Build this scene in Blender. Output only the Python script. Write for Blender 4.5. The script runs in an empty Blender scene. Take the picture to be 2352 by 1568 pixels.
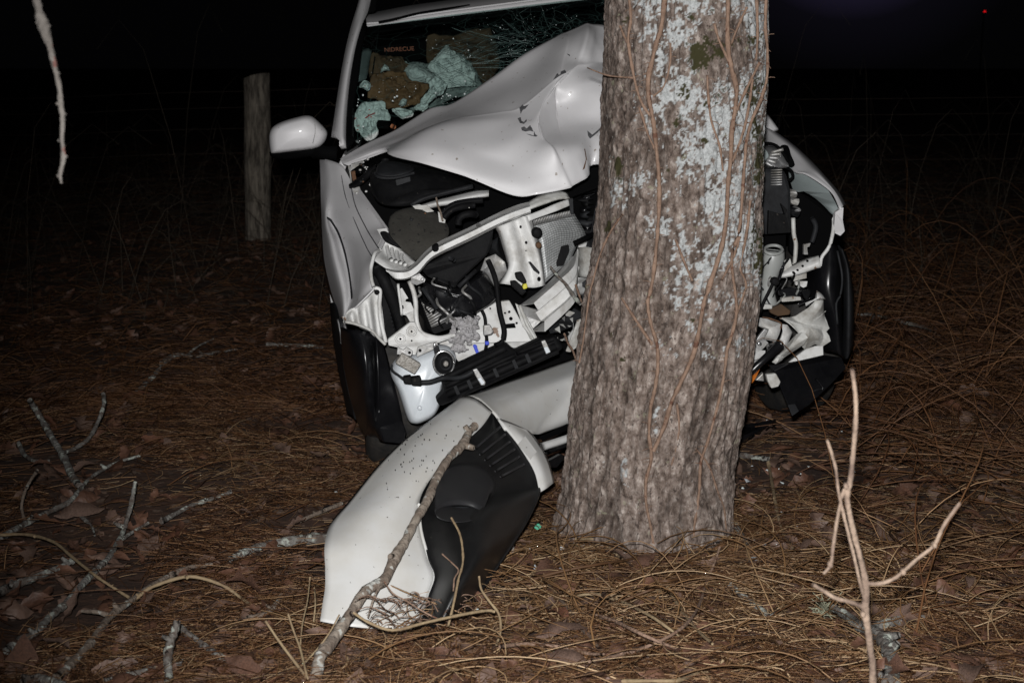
import bpy, bmesh, math, random
import numpy as np
from mathutils import Vector, Matrix, Euler
from mathutils.bvhtree import BVHTree
from mathutils.geometry import tessellate_polygon
random.seed(7); RNG = np.random.default_rng(7)
SC = bpy.context.scene
COL = SC.collection

# ---------------------------------------------------------------- camera, night sky, flash, exposure
CAM_H = 1.5; PITCH = math.radians(11.3); TAN = 0.728
cam_d = bpy.data.cameras.new('camera'); cam = bpy.data.objects.new('camera', cam_d); COL.objects.link(cam)
cam_d.sensor_width = 36.0; cam_d.lens = 36.0 / TAN
cam_d.clip_start = 0.05; cam_d.clip_end = 800
cam.location = (0, 0, CAM_H); cam.rotation_euler = (math.pi/2 - PITCH, 0, 0)
cam_d.dof.use_dof = True; cam_d.dof.focus_distance = 4.7; cam_d.dof.aperture_fstop = 5.6
SC.camera = cam
SC.view_settings.view_transform = 'Standard'; SC.view_settings.look = 'None'
SC.view_settings.exposure = 0.0; SC.view_settings.gamma = 1.0
SC.view_settings.use_curve_mapping = False

W = bpy.data.worlds.new('World'); SC.world = W; W.use_nodes = True
nt = W.node_tree; nt.nodes.clear()
wo = nt.nodes.new('ShaderNodeOutputWorld'); bg = nt.nodes.new('ShaderNodeBackground')
tc = nt.nodes.new('ShaderNodeTexCoord'); dp = nt.nodes.new('ShaderNodeVectorMath'); dp.operation = 'DOT_PRODUCT'
gd = Vector((0.235, 1.0, 0.118)).normalized(); dp.inputs[1].default_value = gd      # glow of a lamp in the mist above the frame
rp = nt.nodes.new('ShaderNodeValToRGB'); e = rp.color_ramp.elements
e[0].position = 0.0; e[0].color = (.0006, .0006, .0007, 1)
e[1].position = 1.0; e[1].color = (.020, .016, .040, 1)
for p_, c_ in ((.95, (.0007, .0007, .0008, 1)), (.9890, (.0008, .0008, .0009, 1)), (.9936, (.0010, .0010, .0013, 1)), (.9955, (.0018, .0017, .0026, 1)), (.9968, (.0042, .0037, .0066, 1)), (.9980, (.011, .0095, .020, 1))):
    k_ = e.new(p_); k_.color = c_
nt.links.new(tc.outputs['Generated'], dp.inputs[0]); nt.links.new(dp.outputs['Value'], rp.inputs[0])
nt.links.new(rp.outputs[0], bg.inputs[0]); bg.inputs[1].default_value = 1.0
nt.links.new(bg.outputs[0], wo.inputs[0])

# the photographer's flash: the only lamp of the night picture, on the hot shoe just over the lens
fl = bpy.data.lights.new('flash', 'SPOT'); flo = bpy.data.objects.new('flash', fl); COL.objects.link(flo)
fl.energy = 960; fl.color = (1.0, .99, .98); fl.shadow_soft_size = .028
fl.spot_size = math.radians(62); fl.spot_blend = .85
flo.location = (-.035, -.04, CAM_H + .13)
flo.rotation_euler = (Vector((.42, 4.6, .60)) - flo.location).to_track_quat('-Z', 'Y').to_euler()

# ---------------------------------------------------------------- geometry of the view
C0 = np.array([0, 0, CAM_H]); cp, sp = math.cos(PITCH), math.sin(PITCH)
FW = np.array([0, cp, -sp]); UP = np.array([0, sp, cp])
ZM = {0:(0,0,1),1:(735,0,.3125),2:(735,321.56,.27344),3:(735,551.25,.27344),4:(689.06,826.875,.47286),
      5:(1286.25,0,.41016),6:(1240.3,643.1,.43935),7:(1653.75,275.6,.46875),8:(0,826.9,.47273),
      9:(1148.4,1102.5,.3125),10:(1699.7,780.9,.50216),11:(808.5,73.5,.11719),12:(799.3,165.4,.11719),
      13:(780.9,339.9,.13672),14:(1194.4,459.4,.23449),15:(1708.9,597.2,.23429),16:(780.9,588,.11719),
      17:(716.6,698.25,.24618),18:(0,0,.52726),19:(505.3,137.8,.35156),20:(1699.7,0,.52733)}
def zpx(k, x, y):
    a, b_, s = ZM[k]; return a + x*s, b_ + y*s
def ray(px, py):
    x = (px-1176)/2352*TAN; y = -(py-784)/2352*TAN
    return FW + np.array([x, 0, 0]) + y*UP
def at(k, x, y, Y):
    d = ray(*zpx(k, x, y)); return C0 + d*(Y/d[1])
CO = np.array([-.608, 4.58, 0]); CB = np.array([-.13, .9915, 0]); CR = np.array([.9915, .13, 0])
def car(k, x, y, s):                     # a point of the car, s metres behind its front plane
    d = ray(*zpx(k, x, y)); return C0 + d*(((CO-C0) @ CB + s)/(d @ CB))
def K(u, s, z):                          # car frame: across, back, up (the car leans a little)
    u = u + .10*max(0, s-1.3)*(1-u/.975)
    z = z + .075*(u-.1); f = .964
    return CO + CR*u*f + CB*s*f + np.array([0, 0, CAM_H-(CAM_H-z)*f])
def hsh(i, seed):
    i = i.astype(np.int64)
    h = (i[..., 0]*374761393 + i[..., 1]*668265263 + i[..., 2]*2147483647 + seed*1274126177) & 0xffffffff
    h = ((h ^ (h >> 13))*1274126177) & 0xffffffff
    h = ((h ^ (h >> 15))*2246822519) & 0xffffffff
    return ((h ^ (h >> 16)) & 0xffff)/65535.0
def vn(p, seed=0):
    p = np.asarray(p, float); i = np.floor(p); f = p-i; f = f*f*(3-2*f); r = 0
    for dx in (0, 1):
        for dy in (0, 1):
            for dz in (0, 1):
                w = (f[..., 0] if dx else 1-f[..., 0])*(f[..., 1] if dy else 1-f[..., 1])*(f[..., 2] if dz else 1-f[..., 2])
                r = r + w*hsh(i + np.array([dx, dy, dz]), seed)
    return r
def fbm(p, o=4, seed=0):
    a = .5; r = 0; t = 0; p = np.asarray(p, float)
    for k in range(o):
        r = r + a*vn(p*2**k, seed+k); t += a; a *= .55
    return r/t
def gh(x, y):
    x = np.asarray(x, float); y = np.asarray(y, float); z = np.zeros_like(x)
    h = .10*(fbm(np.stack([x*.7, y*.7, z], -1), 2, 3)-.5) + .035*(fbm(np.stack([x*3, y*3, z], -1), 3, 5)-.5)
    h = h*np.clip((y-1)/1.5, 0, 1)
    h = h - .012*np.exp(-((x-.4)**2+(y-4.1)**2)/.3) - .03*np.exp(-((x+.55)**2+(y-5.2)**2)/.6)
    return h
def gnd(k, x, y, h=0):
    d = ray(*zpx(k, x, y)); z = h
    for _ in range(6):
        p = C0 + d*((z-CAM_H)/d[2]); z = h + float(gh(p[0], p[1]))
    return p

# ---------------------------------------------------------------- materials
def mat(name, base, rough=.5, metal=0, c2=None, scale=8, lo=.4, hi=.65, bump=0, bscale=60, coat=0, spec=.5, stretch=None, spots=None, trans=0, sss=0):
    m = bpy.data.materials.new(name); m.use_nodes = True; n = m.node_tree.nodes; l = m.node_tree.links
    b = n['Principled BSDF']; b.inputs['Roughness'].default_value = rough; b.inputs['Metallic'].default_value = metal
    b.inputs['Coat Weight'].default_value = coat; b.inputs['Coat Roughness'].default_value = .08
    b.inputs['Specular IOR Level'].default_value = spec
    b.inputs['Transmission Weight'].default_value = trans
    if sss: b.inputs['Subsurface Weight'].default_value = sss; b.inputs['Subsurface Radius'].default_value = (.03, .03, .03)
    t = n.new('ShaderNodeTexCoord'); vec = t.outputs['Object']
    if stretch:
        mp = n.new('ShaderNodeMapping'); mp.inputs['Scale'].default_value = stretch
        l.new(vec, mp.inputs[0]); vec = mp.outputs[0]
    b.inputs['Base Color'].default_value = (*base, 1); col = None
    nz = n.new('ShaderNodeTexNoise'); nz.inputs['Scale'].default_value = scale; nz.inputs['Detail'].default_value = 6; nz.inputs['Roughness'].default_value = .65
    l.new(vec, nz.inputs['Vector'])
    r = n.new('ShaderNodeValToRGB'); r.color_ramp.elements[0].position = lo; r.color_ramp.elements[1].position = hi
    r.color_ramp.elements[0].color = (*base, 1); r.color_ramp.elements[1].color = (*(c2 or [min(1, v*1.15) for v in base]), 1)
    l.new(nz.outputs['Fac'], r.inputs[0]); col = r.outputs[0]
    if spots:                                       # (colour, scale, threshold): flecks and stains with a shape of their own
        n2 = n.new('ShaderNodeTexNoise'); n2.inputs['Scale'].default_value = spots[1]; n2.inputs['Detail'].default_value = 3
        l.new(vec, n2.inputs['Vector'])
        r2 = n.new('ShaderNodeValToRGB'); r2.color_ramp.elements[0].position = spots[2]; r2.color_ramp.elements[1].position = spots[2]+.03
        l.new(n2.outputs['Fac'], r2.inputs[0])
        mx = n.new('ShaderNodeMix'); mx.data_type = 'RGBA'; l.new(r2.outputs[0], mx.inputs[0]); l.new(col, mx.inputs[6])
        mx.inputs[7].default_value = (*spots[0], 1); col = mx.outputs[2]
    l.new(col, b.inputs['Base Color'])
    if bump:
        n3 = n.new('ShaderNodeTexNoise'); n3.inputs['Scale'].default_value = bscale; n3.inputs['Detail'].default_value = 4
        l.new(vec, n3.inputs['Vector']); bp = n.new('ShaderNodeBump'); bp.inputs['Strength'].default_value = bump; bp.inputs['Distance'].default_value = .01
        l.new(n3.outputs['Fac'], bp.inputs['Height']); l.new(bp.outputs[0], b.inputs['Normal'])
    return m
M = {}
def strandmat(name, st):
    m = bpy.data.materials.new(name); m.use_nodes = True; n = m.node_tree.nodes; l = m.node_tree.links; b = n['Principled BSDF']; b.inputs['Roughness'].default_value = .6
    a = n.new('ShaderNodeAttribute'); a.attribute_name = 'tone'; r = n.new('ShaderNodeValToRGB'); e = r.color_ramp.elements
    e[0].position = st[0][0]; e[0].color = (*st[0][1], 1); e[1].position = st[-1][0]; e[1].color = (*st[-1][1], 1)
    for p_, c_ in st[1:-1]: k_ = e.new(p_); k_.color = (*c_, 1)
    l.new(a.outputs['Fac'], r.inputs[0]); l.new(r.outputs[0], b.inputs['Base Color']); return m
M['paint'] = mat('silver_paint', (.60, .592, .60), .50, .06, c2=(.57, .56, .57), scale=3, coat=.14, spots=((.30, .27, .24), 55, .70))
M['white'] = mat('bare_white_steel', (.62, .62, .61), .5, 0, c2=(.30, .28, .25), scale=13, lo=.47, hi=.78, bump=.15, bscale=40, spots=((.20, .13, .09), 22, .70))
M['white2'] = mat('dirty_white_steel', (.52, .52, .50), .55, 0, c2=(.24, .22, .19), scale=16, lo=.42, hi=.72, bump=.3, bscale=30, spots=((.16, .09, .05), 26, .68))
M['bumper'] = mat('bumper_skin', (.58, .58, .57), .42, 0, c2=(.52, .505, .47), scale=4, coat=.15, spots=((.07, .06, .05), 70, .715))
M['black'] = mat('black_plastic', (.0050, .0050, .0055), .6, 0, c2=(.010, .010, .0105), scale=14, bump=.1, bscale=120, spec=.07, spots=((.04, .035, .03), 60, .71))
M['gloss'] = mat('glossy_black_plastic', (.005, .005, .006), .27, 0, c2=(.009, .009, .010), scale=12, bump=.05, bscale=25, spec=.5)
M['dark'] = mat('dark_grey_plastic', (.020, .021, .023), .55, 0, c2=(.011, .011, .012), scale=10, bump=.1, spec=.12)
M['speck'] = mat('speckled_dark_cover', (.040, .037, .031), .9, 0, c2=(.026, .024, .020), scale=12, bump=.2, bscale=90, spots=((.006, .006, .006), 46, .63))
M['rubber'] = mat('tyre_rubber', (.011, .011, .011), .75, 0, c2=(.03, .026, .022), scale=18, bump=.4, bscale=60)
M['metal'] = mat('grey_metal', (.40, .40, .40), .5, .5, c2=(.25, .24, .22), scale=18, bump=.2, bscale=60)
M['chrome'] = mat('bright_metal', (.75, .75, .76), .22, .9, c2=(.5, .5, .5), scale=30)
M['crinkle'] = mat('crinkled_foil', (.42, .40, .37), .5, .3, c2=(.25, .23, .2), scale=90, bump=.8, bscale=160)
M['tank'] = mat('milky_plastic', (.62, .66, .70), .35, 0, c2=(.55, .58, .6), scale=4, sss=.3)
M['foam'] = mat('grey_clay', (.42, .41, .42), .95, 0, c2=(.26, .25, .25), scale=40, bump=.8, bscale=90)
M['blue'] = mat('blue_plastic', (.03, .06, .5), .5)
M['yellow'] = mat('yellow_plastic', (.55, .5, .05), .5)
M['amber'] = mat('amber_lens', (.55, .16, .02), .2, 0, c2=(.12, .03, .01), scale=14)
M['teal'] = mat('grey_trim', (.20, .23, .23), .7)
M['bag'] = mat('white_airbag_cloth', (.62, .66, .64), .9, 0, c2=(.44, .48, .47), scale=14, bump=1, bscale=70)
M['brownp'] = mat('brown_paper', (.135, .066, .026), .8, 0, c2=(.08, .040, .017), scale=9, bump=.6, bscale=22)
M['brownd'] = mat('dark_brown_paper', (.075, .040, .018), .85, 0, c2=(.04, .023, .012), scale=7, bump=.5, bscale=18)
M['red'] = mat('red_print', (.35, .03, .03), .7)
M['orange'] = mat('orange_letters', (.26, .05, .012), .6)
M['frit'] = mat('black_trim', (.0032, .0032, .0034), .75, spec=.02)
M['seat'] = mat('black_seat_cloth', (.0032, .0032, .0034), .9, bump=.3, spec=.02)
M['rust'] = mat('rust', (.14, .07, .035), .9, 0, c2=(.07, .035, .02), scale=40, bump=.5)
M['chip'] = mat('chipped_primer', (.06, .06, .065), .8, 0, c2=(.12, .12, .125), scale=60, bump=.5)
M['stick'] = mat('brown_stick_bark', (.13, .095, .07), .9, 0, c2=(.20, .165, .135), scale=30, bump=.8, bscale=90, spots=((.34, .35, .32), 30, .62))
M['lichen_stick'] = mat('lichened_stick_bark', (.075, .056, .045), .95, 0, c2=(.20, .195, .18), scale=22, lo=.40, hi=.60, bump=1, bscale=80, spots=((.33, .35, .31), 34, .57))
M['tan'] = mat('pale_twig_bark', (.27, .20, .115), .8, 0, c2=(.19, .13, .075), scale=25, bump=.4, bscale=70)
M['darktwig'] = mat('dark_twig_bark', (.085, .06, .045), .85, 0, c2=(.15, .10, .065), scale=30, bump=.5)
M['sapling'] = mat('sapling_bark', (.26, .19, .14), .85, 0, c2=(.10, .066, .05), scale=16, lo=.38, hi=.66, bump=1, bscale=60)
M['vine'] = mat('vine_bark', (.165, .102, .070), .85, 0, c2=(.265, .172, .122), scale=30, bump=.7, bscale=90, spots=((.11, .05, .03), 40, .62))
M['needle'] = strandmat('dry_needles', [(0, (.030, .013, .006)), (.45, (.106, .043, .016)), (.8, (.20, .095, .040)), (1, (.40, .24, .125))])
M['needle2'] = strandmat('pale_dry_grass', [(0, (.085, .040, .016)), (.6, (.235, .128, .055)), (1, (.46, .32, .185))])
M['weed'] = mat('dead_weeds', (.10, .078, .055), .9, 0, c2=(.055, .043, .031), scale=4)
M['leafa'] = mat('brown_leaf', (.13, .062, .038), .6, 0, c2=(.065, .030, .018), scale=14, bump=.5, bscale=60)
M['leafb'] = mat('grey_brown_leaf', (.155, .095, .07), .6, 0, c2=(.085, .05, .036), scale=14, bump=.5, bscale=60)
M['leafc'] = mat('russet_leaf', (.15, .060, .030), .6, 0, c2=(.09, .035, .02), scale=14, bump=.5, bscale=60)
M['post'] = mat('weathered_post', (.27, .235, .19), .9, 0, c2=(.06, .050, .040), scale=12, lo=.4, hi=.62, bump=1, bscale=20, stretch=(3, 3, .5))
M['wire'] = mat('rusty_wire', (.12, .09, .07), .6, .5)
M['neck'] = mat('grey_translucent_plastic', (.30, .31, .30), .4, 0, c2=(.24, .245, .23), scale=6)
M['scrap'] = mat('dull_orange', (.26, .095, .035), .7, 0, c2=(.16, .06, .03), scale=40)
M['green'] = mat('green_plastic', (.02, .28, .16), .4)

def glassmat():
    m = bpy.data.materials.new('cracked_glass'); m.use_nodes = True; n = m.node_tree.nodes; l = m.node_tree.links; n.clear()
    o = n.new('ShaderNodeOutputMaterial'); tr = n.new('ShaderNodeBsdfTransparent'); tr.inputs[0].default_value = (.71, .81, .79, 1)
    gl = n.new('ShaderNodeBsdfGlossy'); gl.inputs['Roughness'].default_value = .06; gl.inputs[0].default_value = (.8, .9, .9, 1)
    m1 = n.new('ShaderNodeMixShader'); m1.inputs[0].default_value = .05; l.new(tr.outputs[0], m1.inputs[1]); l.new(gl.outputs[0], m1.inputs[2])
    t = n.new('ShaderNodeTexCoord'); at_ = n.new('ShaderNodeAttribute'); at_.attribute_name = 'crack'
    wn = n.new('ShaderNodeTexNoise'); wn.inputs['Scale'].default_value = 5; l.new(t.outputs['Object'], wn.inputs['Vector'])
    av = n.new('ShaderNodeVectorMath'); av.operation = 'ADD'; l.new(t.outputs['Object'], av.inputs[0])
    ms = n.new('ShaderNodeVectorMath'); ms.operation = 'SCALE'; ms.inputs['Scale'].default_value = .18; l.new(wn.outputs['Color'], ms.inputs[0]); l.new(ms.outputs[0], av.inputs[1])
    acc = None
    for sc_, th in ((8, .020), (30, .06)):
        v = n.new('ShaderNodeTexVoronoi'); v.feature = 'DISTANCE_TO_EDGE'; v.inputs['Scale'].default_value = sc_; l.new(av.outputs[0], v.inputs['Vector'])
        c = n.new('ShaderNodeMapRange'); c.inputs[1].default_value = 0; c.inputs[2].default_value = th; c.inputs[3].default_value = 1; c.inputs[4].default_value = 0
        l.new(v.outputs['Distance'], c.inputs[0])
        if acc is None: acc = c.outputs[0]
        else:
            mu = n.new('ShaderNodeMath'); mu.operation = 'MULTIPLY'; l.new(c.outputs[0], mu.inputs[0]); l.new(at_.outputs['Fac'], mu.inputs[1])
            mx = n.new('ShaderNodeMath'); mx.operation = 'MAXIMUM'; l.new(acc, mx.inputs[0]); l.new(mu.outputs[0], mx.inputs[1]); acc = mx.outputs[0]
    sc2 = n.new('ShaderNodeMath'); sc2.operation = 'MULTIPLY'; l.new(acc, sc2.inputs[0])
    ad = n.new('ShaderNodeMath'); ad.operation = 'MULTIPLY_ADD'; ad.inputs[1].default_value = .40; ad.inputs[2].default_value = .30; l.new(at_.outputs['Fac'], ad.inputs[0])
    l.new(ad.outputs[0], sc2.inputs[1])
    df = n.new('ShaderNodeBsdfDiffuse'); df.inputs[0].default_value = (.055, .10, .092, 1)
    m2 = n.new('ShaderNodeMixShader'); l.new(sc2.outputs[0], m2.inputs[0]); l.new(m1.outputs[0], m2.inputs[1]); l.new(df.outputs[0], m2.inputs[2])
    l.new(m2.outputs[0], o.inputs[0]); return m
M['glass'] = glassmat()
m = bpy.data.materials.new('side_glass'); m.use_nodes = True
b_ = m.node_tree.nodes['Principled BSDF']; b_.inputs['Base Color'].default_value = (.01, .012, .012, 1); b_.inputs['Roughness'].default_value = .08; M['sideglass'] = m
m = bpy.data.materials.new('red_lamp_glass'); m.use_nodes = True
b_ = m.node_tree.nodes['Principled BSDF']; b_.inputs['Base Color'].default_value = (.5, .01, .01, 1); b_.inputs['Emission Color'].default_value = (1, .01, .015, 1); b_.inputs['Emission Strength'].default_value = .8; M['redlamp'] = m

def finmat():
    m = mat('radiator_fins', (.30, .31, .31), .5, .4, c2=(.2, .2, .2), scale=30)
    n = m.node_tree.nodes; l = m.node_tree.links; b = n['Principled BSDF']
    uv = n.new('ShaderNodeUVMap'); br = n.new('ShaderNodeTexBrick'); br.inputs['Scale'].default_value = 1
    br.inputs['Color1'].default_value = (.36, .37, .37, 1); br.inputs['Color2'].default_value = (.27, .28, .28, 1); br.inputs['Mortar'].default_value = (.07, .07, .07, 1)
    br.inputs['Mortar Size'].default_value = .10; br.inputs['Brick Width'].default_value = 1.4; br.inputs['Row Height'].default_value = 1; br.offset = 0
    mp = n.new('ShaderNodeMapping'); mp.inputs['Scale'].default_value = (26, 24, 1); l.new(uv.outputs[0], mp.inputs[0]); l.new(mp.outputs[0], br.inputs[0])
    l.new(br.outputs[0], b.inputs['Base Color']); return m
M['fins'] = finmat()

# ---------------------------------------------------------------- mesh helpers
ORG = {}
def org(o): return ORG.get(o.name, np.zeros(3)) if o else None
def mesh(name, v, f, m, smooth=True):
    me = bpy.data.meshes.new(name); me.from_pydata([tuple(map(float, p)) for p in v], [], [tuple(map(int, q)) for q in f]); me.update()
    if m: me.materials.append(M[m])
    me.polygons.foreach_set('use_smooth', [smooth]*len(me.polygons)); return me
def obj(name, v, f, m, parent=None, smooth=True, label=None, cat=None, group=None, kind=None):
    v = np.asarray(v, float)
    if parent is None: o0 = np.array([v[:, 0].mean(), v[:, 1].mean(), v[:, 2].min()])
    else: o0 = org(parent)
    me = mesh(name, v-o0, f, m, smooth); o = bpy.data.objects.new(name, me); COL.objects.link(o)
    if parent is None: o.location = o0
    else: o.parent = parent
    ORG[o.name] = o0
    for k_, w_ in (('label', label), ('category', cat), ('group', group), ('kind', kind)):
        if w_: o[k_] = w_
    return o
def thing(name, label, cat, loc, group=None):
    o = bpy.data.objects.new(name, None); COL.objects.link(o); o.location = tuple(map(float, loc)); o.empty_display_size = .1
    o['label'] = label; o['category'] = cat
    if group: o['group'] = group
    ORG[o.name] = np.array(loc, float); return o
def solid(o, t, off=-1):
    md = o.modifiers.new('thickness', 'SOLIDIFY'); md.thickness = t; md.offset = off; return o
def bev(o, w=.002, seg=2):
    md = o.modifiers.new('bevel', 'BEVEL'); md.width = w; md.segments = seg; md.limit_method = 'ANGLE'; md.angle_limit = math.radians(35); return o
def cr(P, n, closed=False):               # Catmull-Rom through points, along axis 0
    P = np.asarray(P, float); m_ = len(P); out = []
    rng_ = m_ if closed else m_-1
    g = (lambda i: P[i % m_]) if closed else (lambda i: P[i] if 0 <= i < m_ else (2*P[0]-P[1] if i < 0 else 2*P[-1]-P[-2]))
    for i in range(rng_):
        p0, p1, p2, p3 = g(i-1), g(i), g(i+1), g(i+2)
        for k in range(n):
            t = k/n; out.append(.5*((2*p1)+(-p0+p2)*t+(2*p0-5*p1+4*p2-p3)*t*t+(-p0+3*p1-3*p2+p3)*t**3))
    if not closed: out.append(P[-1])
    return np.array(out)
def gridf(R, C, closed=False):
    f = []
    for i in range(R-1):
        for j in range(C if closed else C-1):
            a = i*C+j; b = i*C+(j+1) % C; f.append((a, b, b+C, a+C))
    return f
def surf(name, pts, m, parent, n=4, n2=None, thick=.004, amp=0, nscale=8, smooth=True, lin=False, uv=False, **kw):
    """sheet through a grid of 3-D points, skin thickness behind it"""
    P = np.array(pts, float); n2 = n2 or n
    if not lin:
        P = cr(P, n); P = np.swapaxes(cr(np.swapaxes(P, 0, 1), n2), 0, 1)
    R, C = P.shape[:2]; V = P.reshape(-1, 3)
    if amp:
        V = V + ((fbm(V*nscale, 3, 11)-.5)*2*amp)[:, None]*np.array([.2, -1, .25])
    F = gridf(R, C)
    nn = np.cross(P[-1, 0]-P[0, -1], P[-1, -1]-P[0, 0]); mid = V.mean(0)
    a, b, c, d = [V[i] for i in F[len(F)//2]]; nf = np.cross(c-a, d-b)
    if nf @ (C0-mid) < 0: F = [q[::-1] for q in F]
    o = obj(name, V, F, m, parent, smooth, **kw)
    if uv:
        u = o.data.uv_layers.new(name='uv'); UVv = [(i % C/(C-1), i//C/(R-1)) for i in range(R*C)]
        for lp in o.data.loops: u.data[lp.index].uv = UVv[lp.vertex_index]
    if thick: solid(o, thick)
    return o
def cgrid(k, rows): return [[car(k, *p) for p in r] for r in rows]
def plate(name, pts, m, parent, thick=.006, back=CB, smooth=False, b=.0015, **kw):
    P = np.array(pts, float); n = len(P); tri = tessellate_polygon([[Vector(p) for p in P]])
    V = np.vstack([P, P+np.asarray(back)*thick]); F = []
    for t in tri:
        t = list(t); nf = np.cross(P[t[1]]-P[t[0]], P[t[2]]-P[t[0]])
        if nf @ np.asarray(back) > 0: t = t[::-1]
        F.append(tuple(t)); F.append(tuple(i+n for i in t[::-1]))
    for i in range(n): F.append((i, (i+1) % n, (i+1) % n+n, i+n))
    o = obj(name, V, F, m, parent, smooth, **kw)
    bm = bmesh.new(); bm.from_mesh(o.data); bmesh.ops.recalc_face_normals(bm, faces=bm.faces); bm.to_mesh(o.data); bm.free()
    if b: bev(o, b)
    return o
def cplate(name, k, pts, m, parent, thick=.006, sm=0, **kw):
    P = np.array([car(k, *p) for p in pts])
    if sm: P = cr(P, sm, True)
    return plate(name, P, m, parent, thick, **kw)
def pillow(name, P, depth, m, parent, sm=3, back=CB, amp=0, flat=.6, nscale=14, **kw):
    """closed body: outline ring swollen to the front and the back"""
    P = [p for p in P if p is not None]
    if len(P) < 3: return None
    P = cr(np.array(P, float), sm, True); c = P.mean(0); bk = np.asarray(back); n = len(P); rings = []
    for sc_, dd in ((.15, -1), (flat, -.96), (.86, -.8), (.96, -.45), (1, 0), (.96, .45), (.8, .9), (.2, 1)):
        rings.append(c+(P-c)*sc_+bk*dd*depth/2)
    V = np.vstack([[c-bk*depth/2]]+rings+[[c+bk*depth/2]])
    if amp: V = V+((fbm(V*nscale, 3, 5)-.5)*2*amp)[:, None]*np.array([.3, -1, .3])
    F = [(0, 1+(j+1) % n, 1+j) for j in range(n)]
    F += [tuple(x+1 for x in q) for q in gridf(len(rings), n, True)]
    L = 1+(len(rings)-1)*n; F += [(len(V)-1, L+j, L+(j+1) % n) for j in range(n)]
    o = obj(name, V, F, m, parent, **kw)
    bm = bmesh.new(); bm.from_mesh(o.data); bmesh.ops.recalc_face_normals(bm, faces=bm.faces); bm.to_mesh(o.data); bm.free()
    return o
def tubeVF(P, rad, n=7, sm=4, jit=0, cap=True):
    P = np.array(P, float); rad = np.full(len(P), rad) if np.isscalar(rad) else np.array(rad, float)
    if sm > 1:
        Q = cr(np.hstack([P, rad[:, None]]), sm); P, rad = Q[:, :3], np.maximum(Q[:, 3], 1e-4)
    if jit: rad = rad*(1+jit*(RNG.random(len(rad))-.5)*2)
    T = np.gradient(P, axis=0); T /= np.linalg.norm(T, axis=1)[:, None]+1e-9
    ref = np.array([.31, .22, .93]); V = []
    for i in range(len(P)):
        a = np.cross(T[i], ref); a /= np.linalg.norm(a)+1e-9; b = np.cross(T[i], a)
        th = np.arange(n)*2*np.pi/n
        rr = rad[i]*(1+(jit*(RNG.random(n)-.5) if jit else 0))
        V.append(P[i]+(np.cos(th)*rr)[:, None]*a+(np.sin(th)*rr)[:, None]*b)
    V = np.vstack(V); F = gridf(len(P), n, True)
    if cap: F += [tuple(range(n)), tuple(range(len(V)-1, len(V)-n-1, -1))]
    return V, F
def tube(name, P, rad, m, parent=None, n=7, sm=4, jit=0, **kw):
    V, F = tubeVF(P, rad, n, sm, jit); return obj(name, V, F, m, parent, **kw)
def join(parts):
    V = []; F = []; o = 0
    for v, f in parts:
        V.append(np.asarray(v)); F += [tuple(i+o for i in q) for q in f]; o += len(v)
    return np.vstack(V), F
def boxVF(P8): return np.array(P8), [(0, 1, 2, 3), (7, 6, 5, 4), (0, 4, 5, 1), (1, 5, 6, 2), (2, 6, 7, 3), (3, 7, 4, 0)]
def kbox(u0, u1, s0, s1, z0, z1):
    return boxVF([K(u0, s0, z0), K(u1, s0, z0), K(u1, s0, z1), K(u0, s0, z1), K(u0, s1, z0), K(u1, s1, z0), K(u1, s1, z1), K(u0, s1, z1)])
def bvh(o):
    dg = bpy.context.evaluated_depsgraph_get(); me = o.evaluated_get(dg).to_mesh()
    off = Vector(org(o)); t = BVHTree.FromPolygons([v.co+off for v in me.vertices], [tuple(p.vertices) for p in me.polygons]); o.evaluated_get(dg).to_mesh_clear(); return t
def onto(t, k, x, y, lift=.0015):
    d = Vector(ray(*zpx(k, x, y))).normalized(); h = t.ray_cast(Vector(C0), d)
    return None if h[0] is None else np.array(h[0]-d*lift)

def crinkle(name, k, pts, s0, m_, parent, amp=.03, tilt=0, bulge=.05, seed=0, ns=16, fold=False, sm=3, smooth=True, **kw):
    P = np.array([(x, y) for x, y in pts], float); P = cr(P, sm, True) if sm > 1 else P
    if len(P) < 60: kk = -(-60//len(P)); P = np.array([P[i]+(P[(i+1) % len(P)]-P[i])*q/kk for i in range(len(P)) for q in range(kk)])
    c = P.mean(0); n = len(P); V = []; R = list(np.linspace(.02, 1, 20))
    for q in R:
        for p in P:
            xy = c+(p-c)*q; V.append(car(k, xy[0], xy[1], s0-bulge*(1-q*q)+tilt*(xy[1]-c[1])))
    V = np.array(V); nf = fbm(V*ns, 3, seed); V = V+(((nf-.5)*2 if not fold else 2.2*np.abs(2*fbm(V*ns, 1 if fold is not True else 3, seed)-1)-.4)*amp)[:, None]*np.array([.3, -1, .4])
    F = gridf(len(R), n, True)
    a, b, c_, d = [V[i] for i in F[10*n+1]]
    if np.cross(c_-a, d-b) @ (C0-V.mean(0)) < 0: F = [q[::-1] for q in F]
    o = obj(name, V, F, m_, parent, smooth, **kw); solid(o, .004); return o
def crump(name, k, P_, s0, m_, j=.035, th=.006):
    Q = []
    for i in range(len(P_)):
        a, b = np.array(P_[i], float), np.array(P_[(i+1) % len(P_)], float)
        nn_ = max(1, int(np.hypot(*(b-a))/35)); Q += [tuple(a+(b-a)*q/nn_) for q in range(nn_)]
    return crinkle(name, k, Q, s0, m_, CAR, j*1.7, 0, .03, int(P_[0][0]) % 97, ns=7.5, fold=1, sm=1, smooth=False)

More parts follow.
